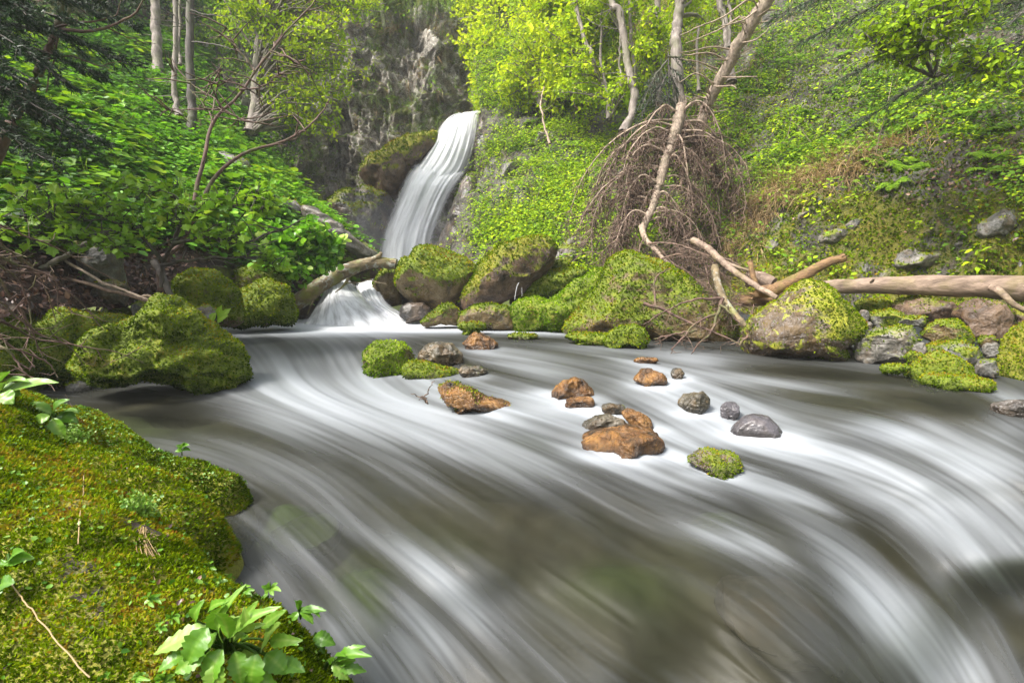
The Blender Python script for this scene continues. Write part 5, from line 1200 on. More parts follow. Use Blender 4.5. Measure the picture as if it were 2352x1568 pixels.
shrub('maple_sapling', 'young maple spreading pale green leaves low over the left bank', (372,640,6.3),
      [[(372,660,6.3),(375,600,6.3),(400,560,6.2),(430,520,6.1),(470,490,6),(540,470,6),(610,470,6.1)], [(375,600,6.3),(340,560,6.2),(300,530,6.0),(240,500,5.9),(150,490,5.7),(40,520,5.4),(-60,540,5.2)],
       [(400,560,6.3),(420,480,6.2),(380,440,6.1),(300,420,6)], [(400,560,6.2),(470,545,6),(540,560,6),(620,540,6.1),(700,500,6.2)], [(372,610,6.3),(420,600,6.2),(480,595,6.1),(560,590,6.2)], [(300,530,6),(200,540,5.7),(120,560,5.5)]],
      [(470,465,6,.32),(540,470,6,.3),(420,500,6,.32),(350,490,6,.34),(280,470,5.9,.35),(590,460,6.1,.26),(220,450,5.9,.3),(300,520,5.8,.3),(620,480,6.1,.2),(160,480,5.7,.3),(100,500,5.5,.28),(60,470,5.5,.28),(480,520,5.9,.28),(540,545,6,.2),(380,440,6.1,.25),(30,530,5.3,.25),(250,560,5.7,.2),(640,600,6.5,.14),(150,560,5.4,.15)],
      402, leaf='leaf_maple', size=.085, ntw=4, per=3, hue=.42, r=.026, tm=T_MAPLE, flat=.3, group='shrubs leaning out from the left bank', bark='bark_dark')
shrub('leafy_bush', 'bush of round glossy leaves beside the fallen mossy trunk', (690,640,10), [[(690,650,9.4),(680,600,9.3),(650,560,9.2)], [(690,650,9.4),(720,600,9.4),(740,560,9.5)], [(690,650,9.4),(640,610,9),(600,590,8.8)]],
      [(640,560,9.1,.4),(700,560,9.2,.45),(740,590,9.4,.35),(600,540,9,.35),(660,610,9,.35),(760,570,9.7,.3),(630,640,8.9,.2)], 403, leaf='leaf_lush', size=.11, ntw=16, per=5, hue=.6, r=.02, tm=T_ROUND, group='shrubs leaning out from the left bank')
shrub('beech_bough', 'fresh green leafy bough overhanging the top of the right slope', (2130,190,7.2), [[(2145,175,7.2),(2110,110,7),(2085,60,6.8),(2150,40,6.6),(2230,20,6.4)], [(2145,175,7.2),(2060,140,7),(2010,110,6.9)], [(2145,175,7.2),(2210,160,6.9),(2300,150,6.5)], [(2145,175,7.2),(2160,90,7),(2200,50,6.8),(2260,-10,6.6)]],
      [(2060,60,6.8,.42),(2110,40,6.8,.4),(2160,60,6.7,.42),(2190,20,6.6,.35),(2030,110,6.9,.36),(2100,120,6.9,.35),(2230,40,6.5,.3),(2250,150,6.6,.32),(2310,150,6.4,.25),(2190,110,6.7,.3),(2000,70,7,.3)], 404, size=.075, ntw=6, per=5, hue=.35, r=.025, flat=.15, bark='bark_dark', sub=6)
shrub('bare_shrub', 'bare purple-brown twigs reaching in from the left edge over the mossy rocks', (-190,800,3.4),
      [[(-190,800,3.4),(-100,740,3.5),(0,736,3.6),(60,766,3.8),(125,783,3.9),(200,799,4),(260,806,4.1),(331,833,4.2)], [(-190,800,3.4),(-60,740,3.3),(0,770,3.3),(62,811,3.4),(115,839,3.5),(134,867,3.5)], [(-190,800,3.4),(-80,560,3.6),(0,560,3.8),(60,600,4),(110,680,4.1),(130,740,4.2)],
       [(-190,790,3.4),(-60,520,3.8),(20,525,4.2),(110,560,4.5),(200,610,4.8),(300,660,5)], [(-190,800,3.4),(-90,640,3.5),(0,640,3.6),(40,700,3.7),(80,780,3.8),(100,820,3.8)], [(-190,800,3.4),(-90,700,3.4),(-10,690,3.5),(40,720,3.6),(90,770,3.7),(150,790,3.8),(200,835,3.9)],
       [(-190,800,3.4),(-80,820,3.2),(0,790,3.1),(40,840,3.1),(75,870,3.1)], [(-190,790,3.4),(-70,600,3.5),(0,590,3.7),(80,620,3.9),(128,650,4),(134,720,4.1)], [(-190,800,3.4),(-60,570,3.6),(30,580,3.8),(100,640,4),(180,690,4.2),(240,760,4.3)], [(-190,800,3.4),(-100,650,3.4),(-20,600,3.6),(40,640,3.8),(70,740,3.9),(60,800,3.8)]],
      [], 405, r=.013, group='shrubs leaning out from the left bank', bark='bark_red')
for (s_, r_, lb, bk) in [([(106,630,5.9),(219,658,5.8),(312,683,5.7),(380,704,5.6)], .022, 'long straight dead stem lying across the small slabs on the left bank', 'twig_brown'), ([(150,600,6),(220,640,5.7),(300,672,5.6),(400,708,5.4)], .016, 'thinner dead stem crossing the long straight one', 'twig_tan'),
                         ([(320,682,5.6),(344,681,5.5),(372,684,5.5),(396,682,5.4)], .016, 'short pale stick with a snapped end behind the craggy rock', 'driftwood'), ([(352,600,6.5),(372,630,6.4),(385,660,6.3),(402,700,6.1)], .045, 'short leaning mossy stem beside the bent sapling foot', 'bark_dark'),
                         ([(60,640,5.6),(134,598,5.8),(200,560,6),(275,520,6.2)], .034, 'grey leaning stem in front of the angular grey boulder', 'bark_grey'), ([(30,620,5.9),(90,590,6),(150,575,6.1),(190,560,6.1)], .10, 'rotten mossy log at the left edge under the maple leaves', 'wood_moss')]:
    mb = MB(); pp = path(s_, 24, .01, 9); tubes(mb, pp, np.linspace(r_, r_ * .7, 24), 8); caps(mb, pp[-1], pp[-1] - pp[-2], r_ * .7); caps(mb, pp[0], pp[0] - pp[1], r_)
    o = mb.build('dead_branch' if r_ < .09 else 'rotten_log', M[bk]); tag(o, lb, 'branch' if r_ < .09 else 'log', 'dead stems on the left bank' if r_ < .09 else None); origin_to(o, pp[-1])

# ------------------------------------------------------------------ conifer boughs
def spruce(name, label, base, top, r, boughs, seed, group=None, nn=16, size=.05, hue=.4, bend=.18):
    rng = np.random.default_rng(seed); b, t = P(*base), P(*top); root = thing(name, label, 'tree', b, group)
    mt = MB(); tp = smooth_path([b, (b + t) / 2 + rng.normal(0, .05, 3), t], 24); tubes(mt, tp, np.linspace(r, r * .4, 24), 9); mt.build('trunk', M['bark_dark'], root)
    mw, ml = MB(), MB()
    for (s, e) in boughs:
        a, c = P(*s), P(*e); L_ = np.linalg.norm(c - a)
        pth = smooth_path([a, (a + c) / 2 + [0, 0, bend * L_ * .5], c - [0, 0, bend * L_ * .1]], 30, .01, int(rng.integers(1e6)))
        tubes(mw, pth, np.linspace(.022, .004, 30), 5)
        side = unit(np.cross(c - a, [0, 0, 1.])); n = int(34 * L_); k = rng.uniform(4, 29, n); i = k.astype(int)
        q = pth[i]; sg = rng.choice([-1, 1], n)[:, None]; ln = (.14 + .30 * (1 - k / 30) * L_ * .6)[:, None] * rng.uniform(.6, 1.2, (n, 1))
        ax = unit(c - a); ee = q + unit(side * sg * .8 + ax * .75 + rng.normal(0, .12, (n, 3))) * ln - [0, 0, 1] * ln * rng.uniform(.1, .5, (n, 1))
        mid = (q + ee) / 2 + [0, 0, .01]; tubes(mw, np.stack([q, mid, ee], 1), np.array([.006, .004, .002]), 3)
        m_ = int(nn); tt = rng.uniform(0, 1.05, (n, m_, 1)); ps = (q[:, None] * (1 - tt) + ee[:, None] * tt).reshape(-1, 3)
        dr = np.repeat(unit(ee - q), m_, 0); al = unit(dr * .8 + rng.normal(0, .6, dr.shape))
        inst(ml, T_NEEDLE, ps, al, rdir(len(ps), .3), size * rng.uniform(.6, 1.3, len(ps)), cmask(np.clip(hue + rng.normal(0, .2, len(ps)), 0, 1)), 1.7)
    mw.build('branches', M['bark_dark'], root); ml.build('needles', M['needle'], root, smooth=False); return root
spruce('spruce_tree', 'dark spruce at the left edge sweeping its boughs over the leafy slope', (-330,700,5.2), (-330,-900,5.2), .16,
       [((-330,-60,5.2),(330,60,6.2)),((-330,-20,5.2),(240,110,6)),((-330,40,5.2),(180,40,5.4)),((-330,70,5.2),(250,170,5.8)),((-330,120,5.2),(200,330,5.0)),((-330,150,5.2),(120,230,5.2)),((-330,190,5.2),(215,300,4.6)),((-330,-160,5.2),(200,-10,5.6)),((-330,-120,5.2),(330,-20,6.4)),((-330,0,5.2),(90,130,4.6)),((-330,220,5.2),(100,350,4.6)),((-330,-220,5.2),(60,20,4.4)),((-330,-80,5.2),(150,180,5)),((-330,-40,5.2),(60,250,4.8)),((-330,-200,5.2),(260,20,6.5)),((-330,40,5.2),(330,150,6.8)),((-330,-260,5.2),(380,-40,6.8)),((-330,100,5.2),(60,180,4.2))], 501, nn=44, size=.05)
spruce('spruce_tree', 'grey-green spruce with thin lace-like boughs at the top of the right slope', (2600,300,7.5), (2500,-900,8), .14,
       [((2560,-100,7.6),(1760,30,7.6)),((2560,-60,7.6),(1820,90,7.4)),((2560,0,7.6),(1900,190,7.2)),((2560,40,7.6),(2000,30,7.4)),((2560,-160,7.6),(1860,0,8)),((2560,80,7.6),(1950,280,7.4)),((2560,60,7.6),(2200,180,7)),((2560,100,7.6),(2080,230,7.2)),((2560,-30,7.6),(2300,60,6.8))], 502, nn=14, size=.05, hue=.75)
mb = MB(); pp = path([(0,345,5.9),(27,282,5.9),(61,218,6),(88,167,6),(112,112,6.1),(129,65,6.1),(140,20,6.2),(150,-60,6.2)], 30, .01, 4); tubes(mb, pp, np.linspace(.06, .03, 30), 9)
root = thing('leaning_tree', 'dark slanting trunk with arching bare branches at the left edge', 'tree', P(-60,470,5.8), None)
tubes(mb, path([(-60,470,5.8),(-30,400,5.85),(0,345,5.9)], 10), np.linspace(.075, .06, 10), 9); mb.build('trunk', M['bark_red'], root)
mb = MB()
for s_, r_ in [([(132,68,6.1),(190,72,6),(240,68,6),(290,48,6),(325,10,6),(340,-20,6)], .02), ([(128,66,6.1),(160,55,6),(235,50,6),(270,30,6),(280,-5,6)], .014), ([(250,66,6),(300,90,6.1),(360,100,6.2)], .009), ([(100,140,6),(160,130,6),(220,150,6),(280,140,6)], .012), ([(61,218,6),(110,270,5.9),(180,262,6)], .009), ([(165,-60,6.3),(158,20,6.2),(140,80,6.1),(120,150,6),(108,210,5.9)], .02)]:
    tubes(mb, path(s_, 18, .012, 8), np.linspace(r_, r_ * .3, 18), 6)
mb.build('branches', M['bark_red'], root)

# ------------------------------------------------------------------ the broken spruce
rng = np.random.default_rng(77)
lt = [(1800,-90,9.8),(1761,0,10),(1735,39,10.1),(1715,78,10.2),(1691,112,10.3),(1678,143,10.4),(1657,177,10.5),(1639,213,10.6),(1623,240,10.7),(1612,275,10.8),(1596,330,10.9)]
root = thing('leaning_spruce', 'thick pale leaning trunk with broken branch stubs at the top of the right slope', 'tree', path(lt)[-1])
tp = path(lt, 50, .015, 3); mb = MB(); tubes(mb, tp, np.linspace(.125, .10, 50) * (1 + .05 * rng.normal(0, 1, 50)), 14); mb.build('trunk', M['bark_spruce'], root)
mb = MB()
n = 60; k = rng.integers(1, 48, n); q = tp[k]; sd = rng.choice([-1, 1], n)
e = q + np.stack([sd * rng.uniform(.12, .42, n), rng.normal(0, .15, n) - .1, rng.uniform(-.05, .22, n)], -1); m_ = (q + e) / 2 + rng.normal(0, .02, (n, 3))
tubes(mb, np.stack([q, m_, e], 1), np.array([.018, .012, .005]), 5)
for s_ in [[(1675,114,10.3),(1640,108,10.1),(1600,116,10),(1561,122,9.9)], [(1667,138,10.4),(1630,122,10.2),(1580,128,10.1),(1562,120,10)], [(1650,160,10.5),(1610,145,10.3),(1562,135,10.2)], [(1725,-5,10),(1660,40,9.9),(1600,65,9.8),(1562,82,9.8)], [(1700,40,10.1),(1640,75,10),(1575,100,9.9)], [(1740,25,10),(1700,50,9.8),(1650,62,9.7)], [(1646,195,10.5),(1600,170,10.4),(1560,190,10.3)], [(1700,100,10.2),(1740,90,10),(1770,60,10)], [(1660,178,10.4),(1700,178,10.2),(1740,176,10.1)], [(1640,200,10.5),(1680,198,10.3),(1692,204,10.2)]]:
    tubes(mb, path(s_, 14, .01, 2), np.linspace(.018, .007, 14), 6)
mb.build('branch_stubs', M['twig_tan'], root)

root = thing('dead_spruce_top', 'snapped-off dead spruce top hanging upside down with drooping brown branches', 'dead tree', P(1485,510,9.6))
st = [(1566,244,10.4),(1556,286,10.3),(1548,312,10.25),(1540,338,10.2),(1531,362,10.1),(1519,405,10),(1508,444,9.9),(1497,480,9.8),(1484,508,9.7),(1476,530,9.6)]
tp = path(st, 60, .006, 5); mb = MB(); tubes(mb, tp, np.linspace(.115, .065, 60) * (1 + .04 * rng.normal(0, 1, 60)), 12)
for _ in range(14):
    q = tp[0] + rng.normal(0, .05, 3); tubes(mb, smooth_path([q - [0, 0, .05], q + [rng.normal(0, .02), 0, .06], q + [rng.normal(0, .03), 0, rng.uniform(.08, .2)]], 5), np.array([.02, .016, .01, .006, .002]), 4)
mb.build('trunk', M['bark_spruce'], root)
mb, mt2 = MB(), MB(); AR = []
def arc(s, side, reach, rise, drop, dd, r=.024):
    e = s + np.array([side * reach, dd, -drop]); K = 22; t = np.linspace(0, 1, K)
    reach *= rng.uniform(.7, 1.05); drop *= rng.uniform(.8, 1.15)
    x = np.sin(t * PI / 2 * rng.uniform(.85, 1.15)) ** rng.uniform(.9, 1.3) * side * reach; y = t * dd; z = rise * np.sin(np.minimum(t * 2.4, 1) * PI / 2) * 1.0 - drop * np.clip(t - .2, 0, 1) ** 1.55 * 1.42
    p_ = s + np.stack([x, y, z], -1) + np.cumsum(rng.normal(0, .006, (K, 3)), 0)
    tubes(mb, p_, np.linspace(r, .0045, K), 6); AR.append(p_)
for k_, sd, re, ri, dr, dd in [(3,-1,.95,.22,1.6,-.2),(3,1,.85,.30,1.5,-.3),(6,1,1.25,.10,1.9,.0),(8,-1,1.7,.15,2.1,.1),(10,1,1.35,.02,1.3,-.3),(12,-1,1.3,.15,1.4,-.4),(14,1,.30,.05,1.9,-.5),(18,-1,1.55,.18,1.9,.2),(20,1,1.3,.05,1.7,.1),(24,-1,1.1,.2,1.7,-.3),
                                (26,1,.7,.05,1.3,-.3),(30,-1,1.7,.1,1.5,.2),(33,1,1.1,.05,1.2,.1),(36,-1,.95,.2,1.3,-.2),(40,1,.85,.04,1.0,-.1),(44,-1,1.0,.18,.9,.1),(46,1,.7,.06,.9,-.3),(50,-1,.8,.15,.8,-.2),(52,1,1.0,.05,.6,.1),(5,-1,2.0,.05,2.0,.5),(16,1,1.55,.0,2.2,.4)]:
    arc(tp[k_], sd, re, ri, dr, dd)
for _ in range(34):
    arc(tp[rng.integers(4, 56)], rng.choice([-1, 1]), rng.uniform(.4, 1.7), rng.uniform(0, .15), rng.uniform(.6, 1.9), rng.uniform(-.5, .8), .011)
mb.build('branches', M['twig_tan'], root)
A_ = np.concatenate([a[4:] for a in AR]); n = 4300
q = A_[rng.integers(0, len(A_), n)]; dr = unit(np.stack([rng.normal(0, .6, n), rng.normal(0, .45, n), -rng.uniform(.15, 1.5, n)], -1)); ln = rng.uniform(.08, .5, (n, 1)) ** 1.1
e = q + dr * ln; m_ = (q + e) / 2 + rng.normal(0, .02, (n, 3)) + np.stack([rng.choice([-1, 1], n) * .02, 0 * ln[:, 0], .02 + 0 * ln[:, 0]], -1)
ok = (e[:, 2] > CAMZ - .35)
tubes(mt2, np.stack([q, m_, e], 1)[ok], np.array([.0085, .006, .003]), 3)
q2 = (m_ + e)[ok] / 2; q2 = np.repeat(q2, 2, 0); n2 = len(q2); e2 = q2 + unit(rng.normal(0, 1, (n2, 3)) * [1, 1, .8] - [0, 0, .5]) * rng.uniform(.04, .16, (n2, 1))
tubes(mt2, np.stack([q2, (q2 + e2) / 2 + rng.normal(0, .006, (n2, 3)), e2], 1), np.array([.0055, .0045, .0025]), 3)
o = mt2.build('twigs', M['twig_brown'], root); o['kind'] = 'stuff'

# living spruce sprays caught behind
spruce('young_spruce', 'small dark green spruce in front of the torn-bark trunk', (1530,330,11), (1535,120,11.2), .03,
       [((1532,140,11),(1470,250,10.6)),((1534,150,11),(1560,260,10.8)),((1530,180,11),(1455,300,10.8)),((1532,170,11),(1500,270,10.5)),((1530,210,11),(1570,300,10.8)),((1530,220,11),(1480,330,10.7)),((1534,130,11),(1590,150,10.9)),((1534,150,11),(1600,230,10.9))], 503, nn=12, size=.06, hue=.45)

# ------------------------------------------------------------------ logs and driftwood
def log(name, label, pts, r0, r1, mat, seed=0, group=None, ns=18, cat='log', stubs=(), ragged=True, rough_=.04, n=60):
    rng = np.random.default_rng(seed); pp = path(pts, n, .004, seed); root = thing(name, label, cat, pp[len(pp) // 2] - [0, 0, max(r0, r1)], group); mb = MB()
    pr = np.asarray([r0, r1]) if np.ndim(r0) == 0 else None
    rr = np.linspace(r0, r1, n) * (1 + rough_ * fbm(np.c_[np.arange(n) * .18, np.zeros(n), np.zeros(n)], 1, 3, seed))
    k = mb.n; tubes(mb, pp, rr, ns); v = mb.v[-1]; ctr = np.repeat(pp, ns, 0); dirn = unit(v - ctr)
    v += dirn * (rough_ * max(r0, r1) * 1.4 * fbm(v * [2, 6, 6], 2.0, 4, seed))[:, None]
    for a, b, r_ in ((pp[0], pp[1], rr[0]), (pp[-1], pp[-2], rr[-1])):
        caps(mb, a, a - b, r_ * 1.0, .2, depth=r_ * .15)
        if ragged:
            for _ in range(9):
                q = a + rng.normal(0, r_ * .45, 3); w = unit(a - b); tubes(mb, np.stack([q - w * r_ * .4, q + w * r_ * rng.uniform(.2, .9)]), np.array([r_ * .22, r_ * .04]), 5)
    mb.build('trunk', M[mat], root)
    for s_, ra, rb in stubs:
        ms = MB(); sp = path(s_, 14, .004, seed + 1); tubes(ms, sp, np.linspace(ra, rb, 14), 9); caps(ms, sp[-1], sp[-1] - sp[-2], rb, .2); ms.build('branch_stub', M[mat], root)
    return root
log('fallen_log', 'long pale barkless log lying across the stones of the right bank', [(1790,672,7.0),(1860,664,6.85),(1960,657,6.7),(2100,656,6.5),(2230,658,6.35),(2352,663,6.2),(2520,676,5.95),(2760,700,5.6)], .062, .20, 'driftwood', 601, rough_=.06,
    stubs=[([(2278,660,6.1),(2300,672,5.95),(2330,700,5.85),(2375,725,5.8)], .045, .025), ([(2000,648,6.5),(2004,644,6.45),(2006,640,6.4)], .02, .012)])
log('mossy_log', 'mossy fallen trunk with torn root end leaning beside the small cascade', [(668,702,9.9),(700,682,10),(735,655,10.1),(762,639,10.2),(795,622,10.3),(830,608,10.4),(862,602,10.45),(895,604,10.5),(910,606,10.5)], .165, .10, 'wood_moss', 602, rough_=.10,
    stubs=[([(850,600,10.4),(868,590,10.4),(876,580,10.4)], .07, .03), ([(800,640,10.1),(790,655,10.0),(770,672,9.9)], .035, .01), ([(720,690,9.8),(712,706,9.7),(706,722,9.7)], .02, .008)])
log('driftwood', 'brown driftwood limb pointing up to the right over the pale log', [(1735,672,6.8),(1770,668,6.7),(1800,655,6.6),(1850,630,6.5),(1900,603,6.45),(1940,592,6.4)], .095, .05, 'wood_brown', 603, group='driftwood jammed at the foot of the right bank', cat='driftwood', rough_=.08)
log('driftwood', 'round-ended grey-brown stump behind the brown driftwood limb', [(1715,640,7.2),(1745,640,7.1),(1775,652,7.0)], .11, .09, 'driftwood', 604, group='driftwood jammed at the foot of the right bank', cat='driftwood', ragged=False, n=20)
log('driftwood', 'grey limb running down to the top of the lichen boulder', [(1590,552,7.8),(1625,570,7.6),(1655,598,7.3),(1690,626,7.0),(1735,655,6.7),(1785,684,6.4)], .055, .032, 'driftwood', 605, group='driftwood jammed at the foot of the right bank', cat='driftwood', stubs=[([(1655,598,7.3),(1690,612,7.1),(1720,622,7)], .03, .015)])
log('driftwood', 'knobbly pale limb dangling down toward the water left of the lichen boulder', [(1642,612,7.2),(1648,650,7.0),(1665,690,6.8),(1690,725,6.5),(1712,745,6.3),(1737,752,6.2)], .052, .034, 'wood_moss', 606, group='driftwood jammed at the foot of the right bank', cat='driftwood')
log('driftwood', 'short upright weathered stub in front of the round-ended stump', [(1722,600,6.9),(1728,625,6.85),(1736,656,6.8)], .035, .035, 'wood_brown', 607, group='driftwood jammed at the foot of the right bank', cat='driftwood', n=16)
log('driftwood', 'cream-coloured forked limb under the hanging spruce top', [(1474,520,8.6),(1480,545,8.4),(1500,568,8.2),(1530,600,8.0),(1560,625,7.9)], .05, .022, 'twig_tan', 608, group='driftwood jammed at the foot of the right bank', cat='driftwood')
log('driftwood', 'dark half-buried trunk piece behind the knobbly limb', [(1700,690,7.1),(1760,690,6.95),(1830,692,6.9),(1900,690,6.9)], .08, .07, 'wood_brown', 609, group='driftwood jammed at the foot of the right bank', cat='driftwood')
log('dead_branch', 'thin crooked dead branch lying over the white cascade', [(790,655,10.1),(800,650,10),(825,648,9.9),(850,642,9.85),(865,648,9.8),(888,652,9.8)], .016, .008, 'wood_moss', 610, cat='branch', ns=7, ragged=False)
# tangle of thin twigs on the driftwood and the fallen spray in the water
def tangle(name, label, mains, r, nt, tl, seed, mat='twig_brown', m2=None, box=None, base=None):
    rng = np.random.default_rng(seed); pp = [path(s, 24, .012, seed + i) for i, s in enumerate(mains)]; root = thing(name, label, 'branch', pp[0][-1] if base is None else P(*base), None)
    mb = MB(); [tubes(mb, p_, np.linspace(r * (1 if i < 2 else .7), r * .25, 24), 7) for i, p_ in enumerate(pp)]; mb.build('limbs', M[m2 or mat], root)
    mb = MB(); A_ = np.concatenate([p_[3:] for p_ in pp]); q = A_[rng.integers(0, len(A_), nt)]
    for gen in range(2):
        n = len(q); dr = unit(rng.normal(0, 1, (n, 3)) * [1, .7, .8] + [0, -.1, -.35]); e = q + dr * rng.uniform(.3, 1, (n, 1)) * tl * (.5 if gen else 1)
        m_ = (q + e) / 2 + rng.normal(0, tl * .1, (n, 3)); tubes(mb, np.stack([q, m_, e], 1), np.array([.22, .16, .07]) * r * (1 if not gen else .7), 3)
        q = np.repeat(np.concatenate([m_, e]), 1, 0)
    o = mb.build('twigs', M[mat], root); o['kind'] = 'stuff'; return root
tangle('twig_tangle', 'mat of fine brown twigs draped over the biggest mossy mound', [[(1490,560,8.2),(1540,560,8.0),(1600,575,7.7),(1650,620,7.4),(1690,680,7.1)], [(1500,600,8),(1560,585,7.8),(1620,600,7.6),(1680,640,7.2)], [(1540,600,7.9),(1600,640,7.6),(1650,680,7.2),(1680,720,6.9)], [(1600,580,7.7),(1680,600,7.3),(1740,640,7)], [(1480,540,8.3),(1470,590,8.1),(1520,640,7.8),(1560,700,7.3)], [(1620,610,7.5),(1640,670,7.2),(1700,700,6.9)], [(1505,560,8.2),(1560,620,7.9),(1620,680,7.4)]], .018, 700, .32, 620)
tangle('fallen_branch', 'dead orange-brown branch spray lying in the water in front of the mossy mound', [[(1660,684,6.7),(1634,754,6.5),(1590,810,6.2)], [(1477,696,6.9),(1530,714,6.8),(1590,742,6.6),(1640,762,6.5),(1712,796,6.2)], [(1658,686,6.7),(1590,690,6.7),(1530,714,6.7),(1477,746,6.6)], [(1650,720,6.6),(1600,742,6.5),(1570,775,6.3),(1542,800,6.2)], [(1505,702,6.9),(1506,640,7.1),(1540,615,7.3)], [(1655,700,6.6),(1690,730,6.4),(1712,760,6.3)], [(1700,792,6.2),(1722,760,6.2),(1730,700,6.4)], [(1600,760,6.4),(1560,765,6.4),(1500,778,6.4)]], .026, 60, .22, 621, m2='bark_red')
tangle('small_twig', 'tiny forked twig sticking out of the water left of the long slanting stone', [[(982,928,3.3),(978,912,3.3),(985,890,3.3),(998,874,3.3)], [(980,925,3.3),(968,913,3.3),(942,904,3.3)], [(978,918,3.3),(965,912,3.3)]], .006, 4, .05, 622)

# ------------------------------------------------------------------ foreground plants
def surf_d(u, v):
    """distance of the moss bank under a photo pixel"""
    k = np.argmin(((uu - u) ** 2 + (vv - v) ** 2) + np.where(okc, 0, 1e6) + dcam * 60); j, i = np.divmod(k, nx_); return FG[j, i, 1]
def leaf_sheet(mb, a, b, width, up, curl=.15, fold=.25, teeth=9, depth_=.12, shape=.8, hue=.5, n=18, m=7, wave=.0, rng=R):
    L_ = np.linalg.norm(b - a); ax = (b - a) / L_; sd = unit(np.cross(up, ax)); upn = np.cross(ax, sd)
    t = np.linspace(0, 1, n); w = np.sin(PI * t ** shape) ** .85 * .5 * width * (1 + depth_ * (2 * ((t * teeth) % 1) - 1)) + .001
    s = np.linspace(-1, 1, m); T_, S_ = np.meshgrid(t, s, indexing='ij')
    p = a + ax * (T_ * L_)[..., None] + sd * (S_ * w[:, None])[..., None] + upn * (curl * L_ * (np.sin(PI * T_) * .8 - T_ ** 2 * .6) + fold * np.abs(S_) * w[:, None] + wave * width * np.sin(T_ * 14 + S_ * 3) * np.abs(S_) + .02 * width * np.cos(T_ * teeth * PI * 2 - np.abs(S_) * 4))[..., None]
    i, j = np.meshgrid(np.arange(n - 1), np.arange(m - 1), indexing='ij')
    q = np.stack([i * m + j, (i + 1) * m + j, (i + 1) * m + j + 1, i * m + j + 1], -1).reshape(-1, 4)
    c = np.zeros((n, m, 4)); c[..., 0] = np.clip(hue + .22 * np.exp(-(S_ / .12) ** 2) + .05 * np.sin(T_ * teeth * 6.28), 0, 1); c[..., 3] = 1
    mb.add(p.reshape(-1, 3), q, c.reshape(-1, 4))
def plant(name, label, root_uv, leaves, seed, mat='leaf_near', lift=.05, stem=.0025, group=None, fw=1.0, teeth=9, depth_=.12, hue=.5, shape=.8, droop=.0):
    """leaves: (base u, base v, tip u, tip v, width px[, lift])"""
    rng = np.random.default_rng(seed); d0 = surf_d(*root_uv); b = P(*root_uv, d0); root = thing(name, label, 'plant', b, group)
    ms = MB()
    for lf in leaves:
        bu, bv_, tu, tv_, w = lf[:5]; z = lf[5] if len(lf) > 5 else lift
        dl = min(d0, surf_d((bu + tu) / 2, (bv_ + tv_) / 2)) - z * 1.1
        a = P(bu, bv_, dl + .01); c = P(tu, tv_, dl - .01 + rng.normal(0, .012)); wd = w / F * dl
        up = unit(np.array([0, -.55, .85]) + rng.normal(0, .28, 3)); mb = MB()
        leaf_sheet(mb, a, c, wd, up, curl=rng.uniform(.04, .2), fold=rng.uniform(.1, .4), teeth=teeth, depth_=depth_, hue=np.clip(hue + rng.normal(0, .12), 0, 1), shape=shape, wave=.04, rng=rng)
        mb.build('leaf', M[mat], root)
        m_ = (a + b) / 2 + [0, 0, .02]; tubes(ms, smooth_path([b, m_, a], 8), np.linspace(stem * 1.3, stem, 8), 5)
    ms.build('stem', M['leaf_green'], root); return root
plant('broadleaf_plant', 'biggest wet broad-leaved plant at the bottom of the moss bank', (520,1500),
      [(512,1475,545,1345,34,.09),(498,1445,510,1385,48,.09),(480,1440,350,1500,50,.07),(478,1440,425,1530,60,.09),(500,1450,470,1530,38,.08),(530,1470,625,1390,36,.08),(535,1470,600,1430,30,.06),(512,1490,470,1580,60,.06),(540,1495,555,1575,44,.06),
       (590,1500,575,1590,60,.06),(610,1500,660,1545,50,.05),(600,1490,640,1428,46,.05),(450,1425,462,1380,30,.06),(480,1400,520,1378,22,.06),(560,1490,600,1560,40,.05),(470,1500,400,1545,44,.07),(500,1520,500,1590,50,.05),(545,1450,590,1380,26,.1),(440,1460,392,1470,30,.06),(620,1470,690,1470,30,.05),(640,1520,700,1540,36,.04),(575,1450,560,1400,28,.1),(430,1500,360,1540,34,.04),(525,1465,495,1400,40,.12),(555,1540,640,1580,50,.05),(600,1440,655,1400,26,.05)], 701, hue=.55, depth_=.2, teeth=11)
GA = 'small five-leaved rosettes on the moss bank'
def rosette(u, v, r, n, lb, seed, name='rosette', mat='leaf_near', w=.36, hue=.45, grp=GA):
    rng = np.random.default_rng(seed); a0 = rng.uniform(0, 6.28)
    plant(name, lb, (u, v + 6), [(u, v, u + r * math.cos(a0 + k * 6.283 / n), v + r * .75 * math.sin(a0 + k * 6.283 / n), r * w * 1.3) for k in range(n)], seed, lift=.025, stem=.001, group=grp, mat=mat, teeth=4, depth_=.05, hue=hue, shape=1.1)
for i, (u, v, r, n, lb) in enumerate([(347,1376,22,6,'rosette of narrow leaves alone in the middle of the lower bank'),(622,1350,22,6,'rosette near the lower right edge of the bank closest to the water'),(565,1356,18,6,'rosette just left of the one by the water'),(396,1418,18,6,'rosette left of the big broad leaves'),(370,1440,16,6,'small rosette below left of its twin by the broad leaves'),
    (378,1560,26,6,'rosette at the bottom picture edge'),(480,1300,18,4,'round-lobed rosette above the big broad leaves'),(505,1335,18,5,'rosette right behind the uppermost broad leaf'),(440,1455,16,6,'tiny rosette half hidden by the longest broad leaf'),(320,1555,18,5,'small dark rosette at the bottom left of the bottom-edge one'),(665,1480,18,4,'single-lobed rosette right of the broad leaves')]):
    rosette(u, v, r, n, lb, 720 + i)
plant('trefoil_plant', 'three-part toothed leaf at the left picture edge', (20,1290), [(22,1288,75,1280,36),(22,1286,50,1262,30),(20,1290,5,1306,38)], 740, hue=.42, teeth=8, depth_=.2, lift=.04)
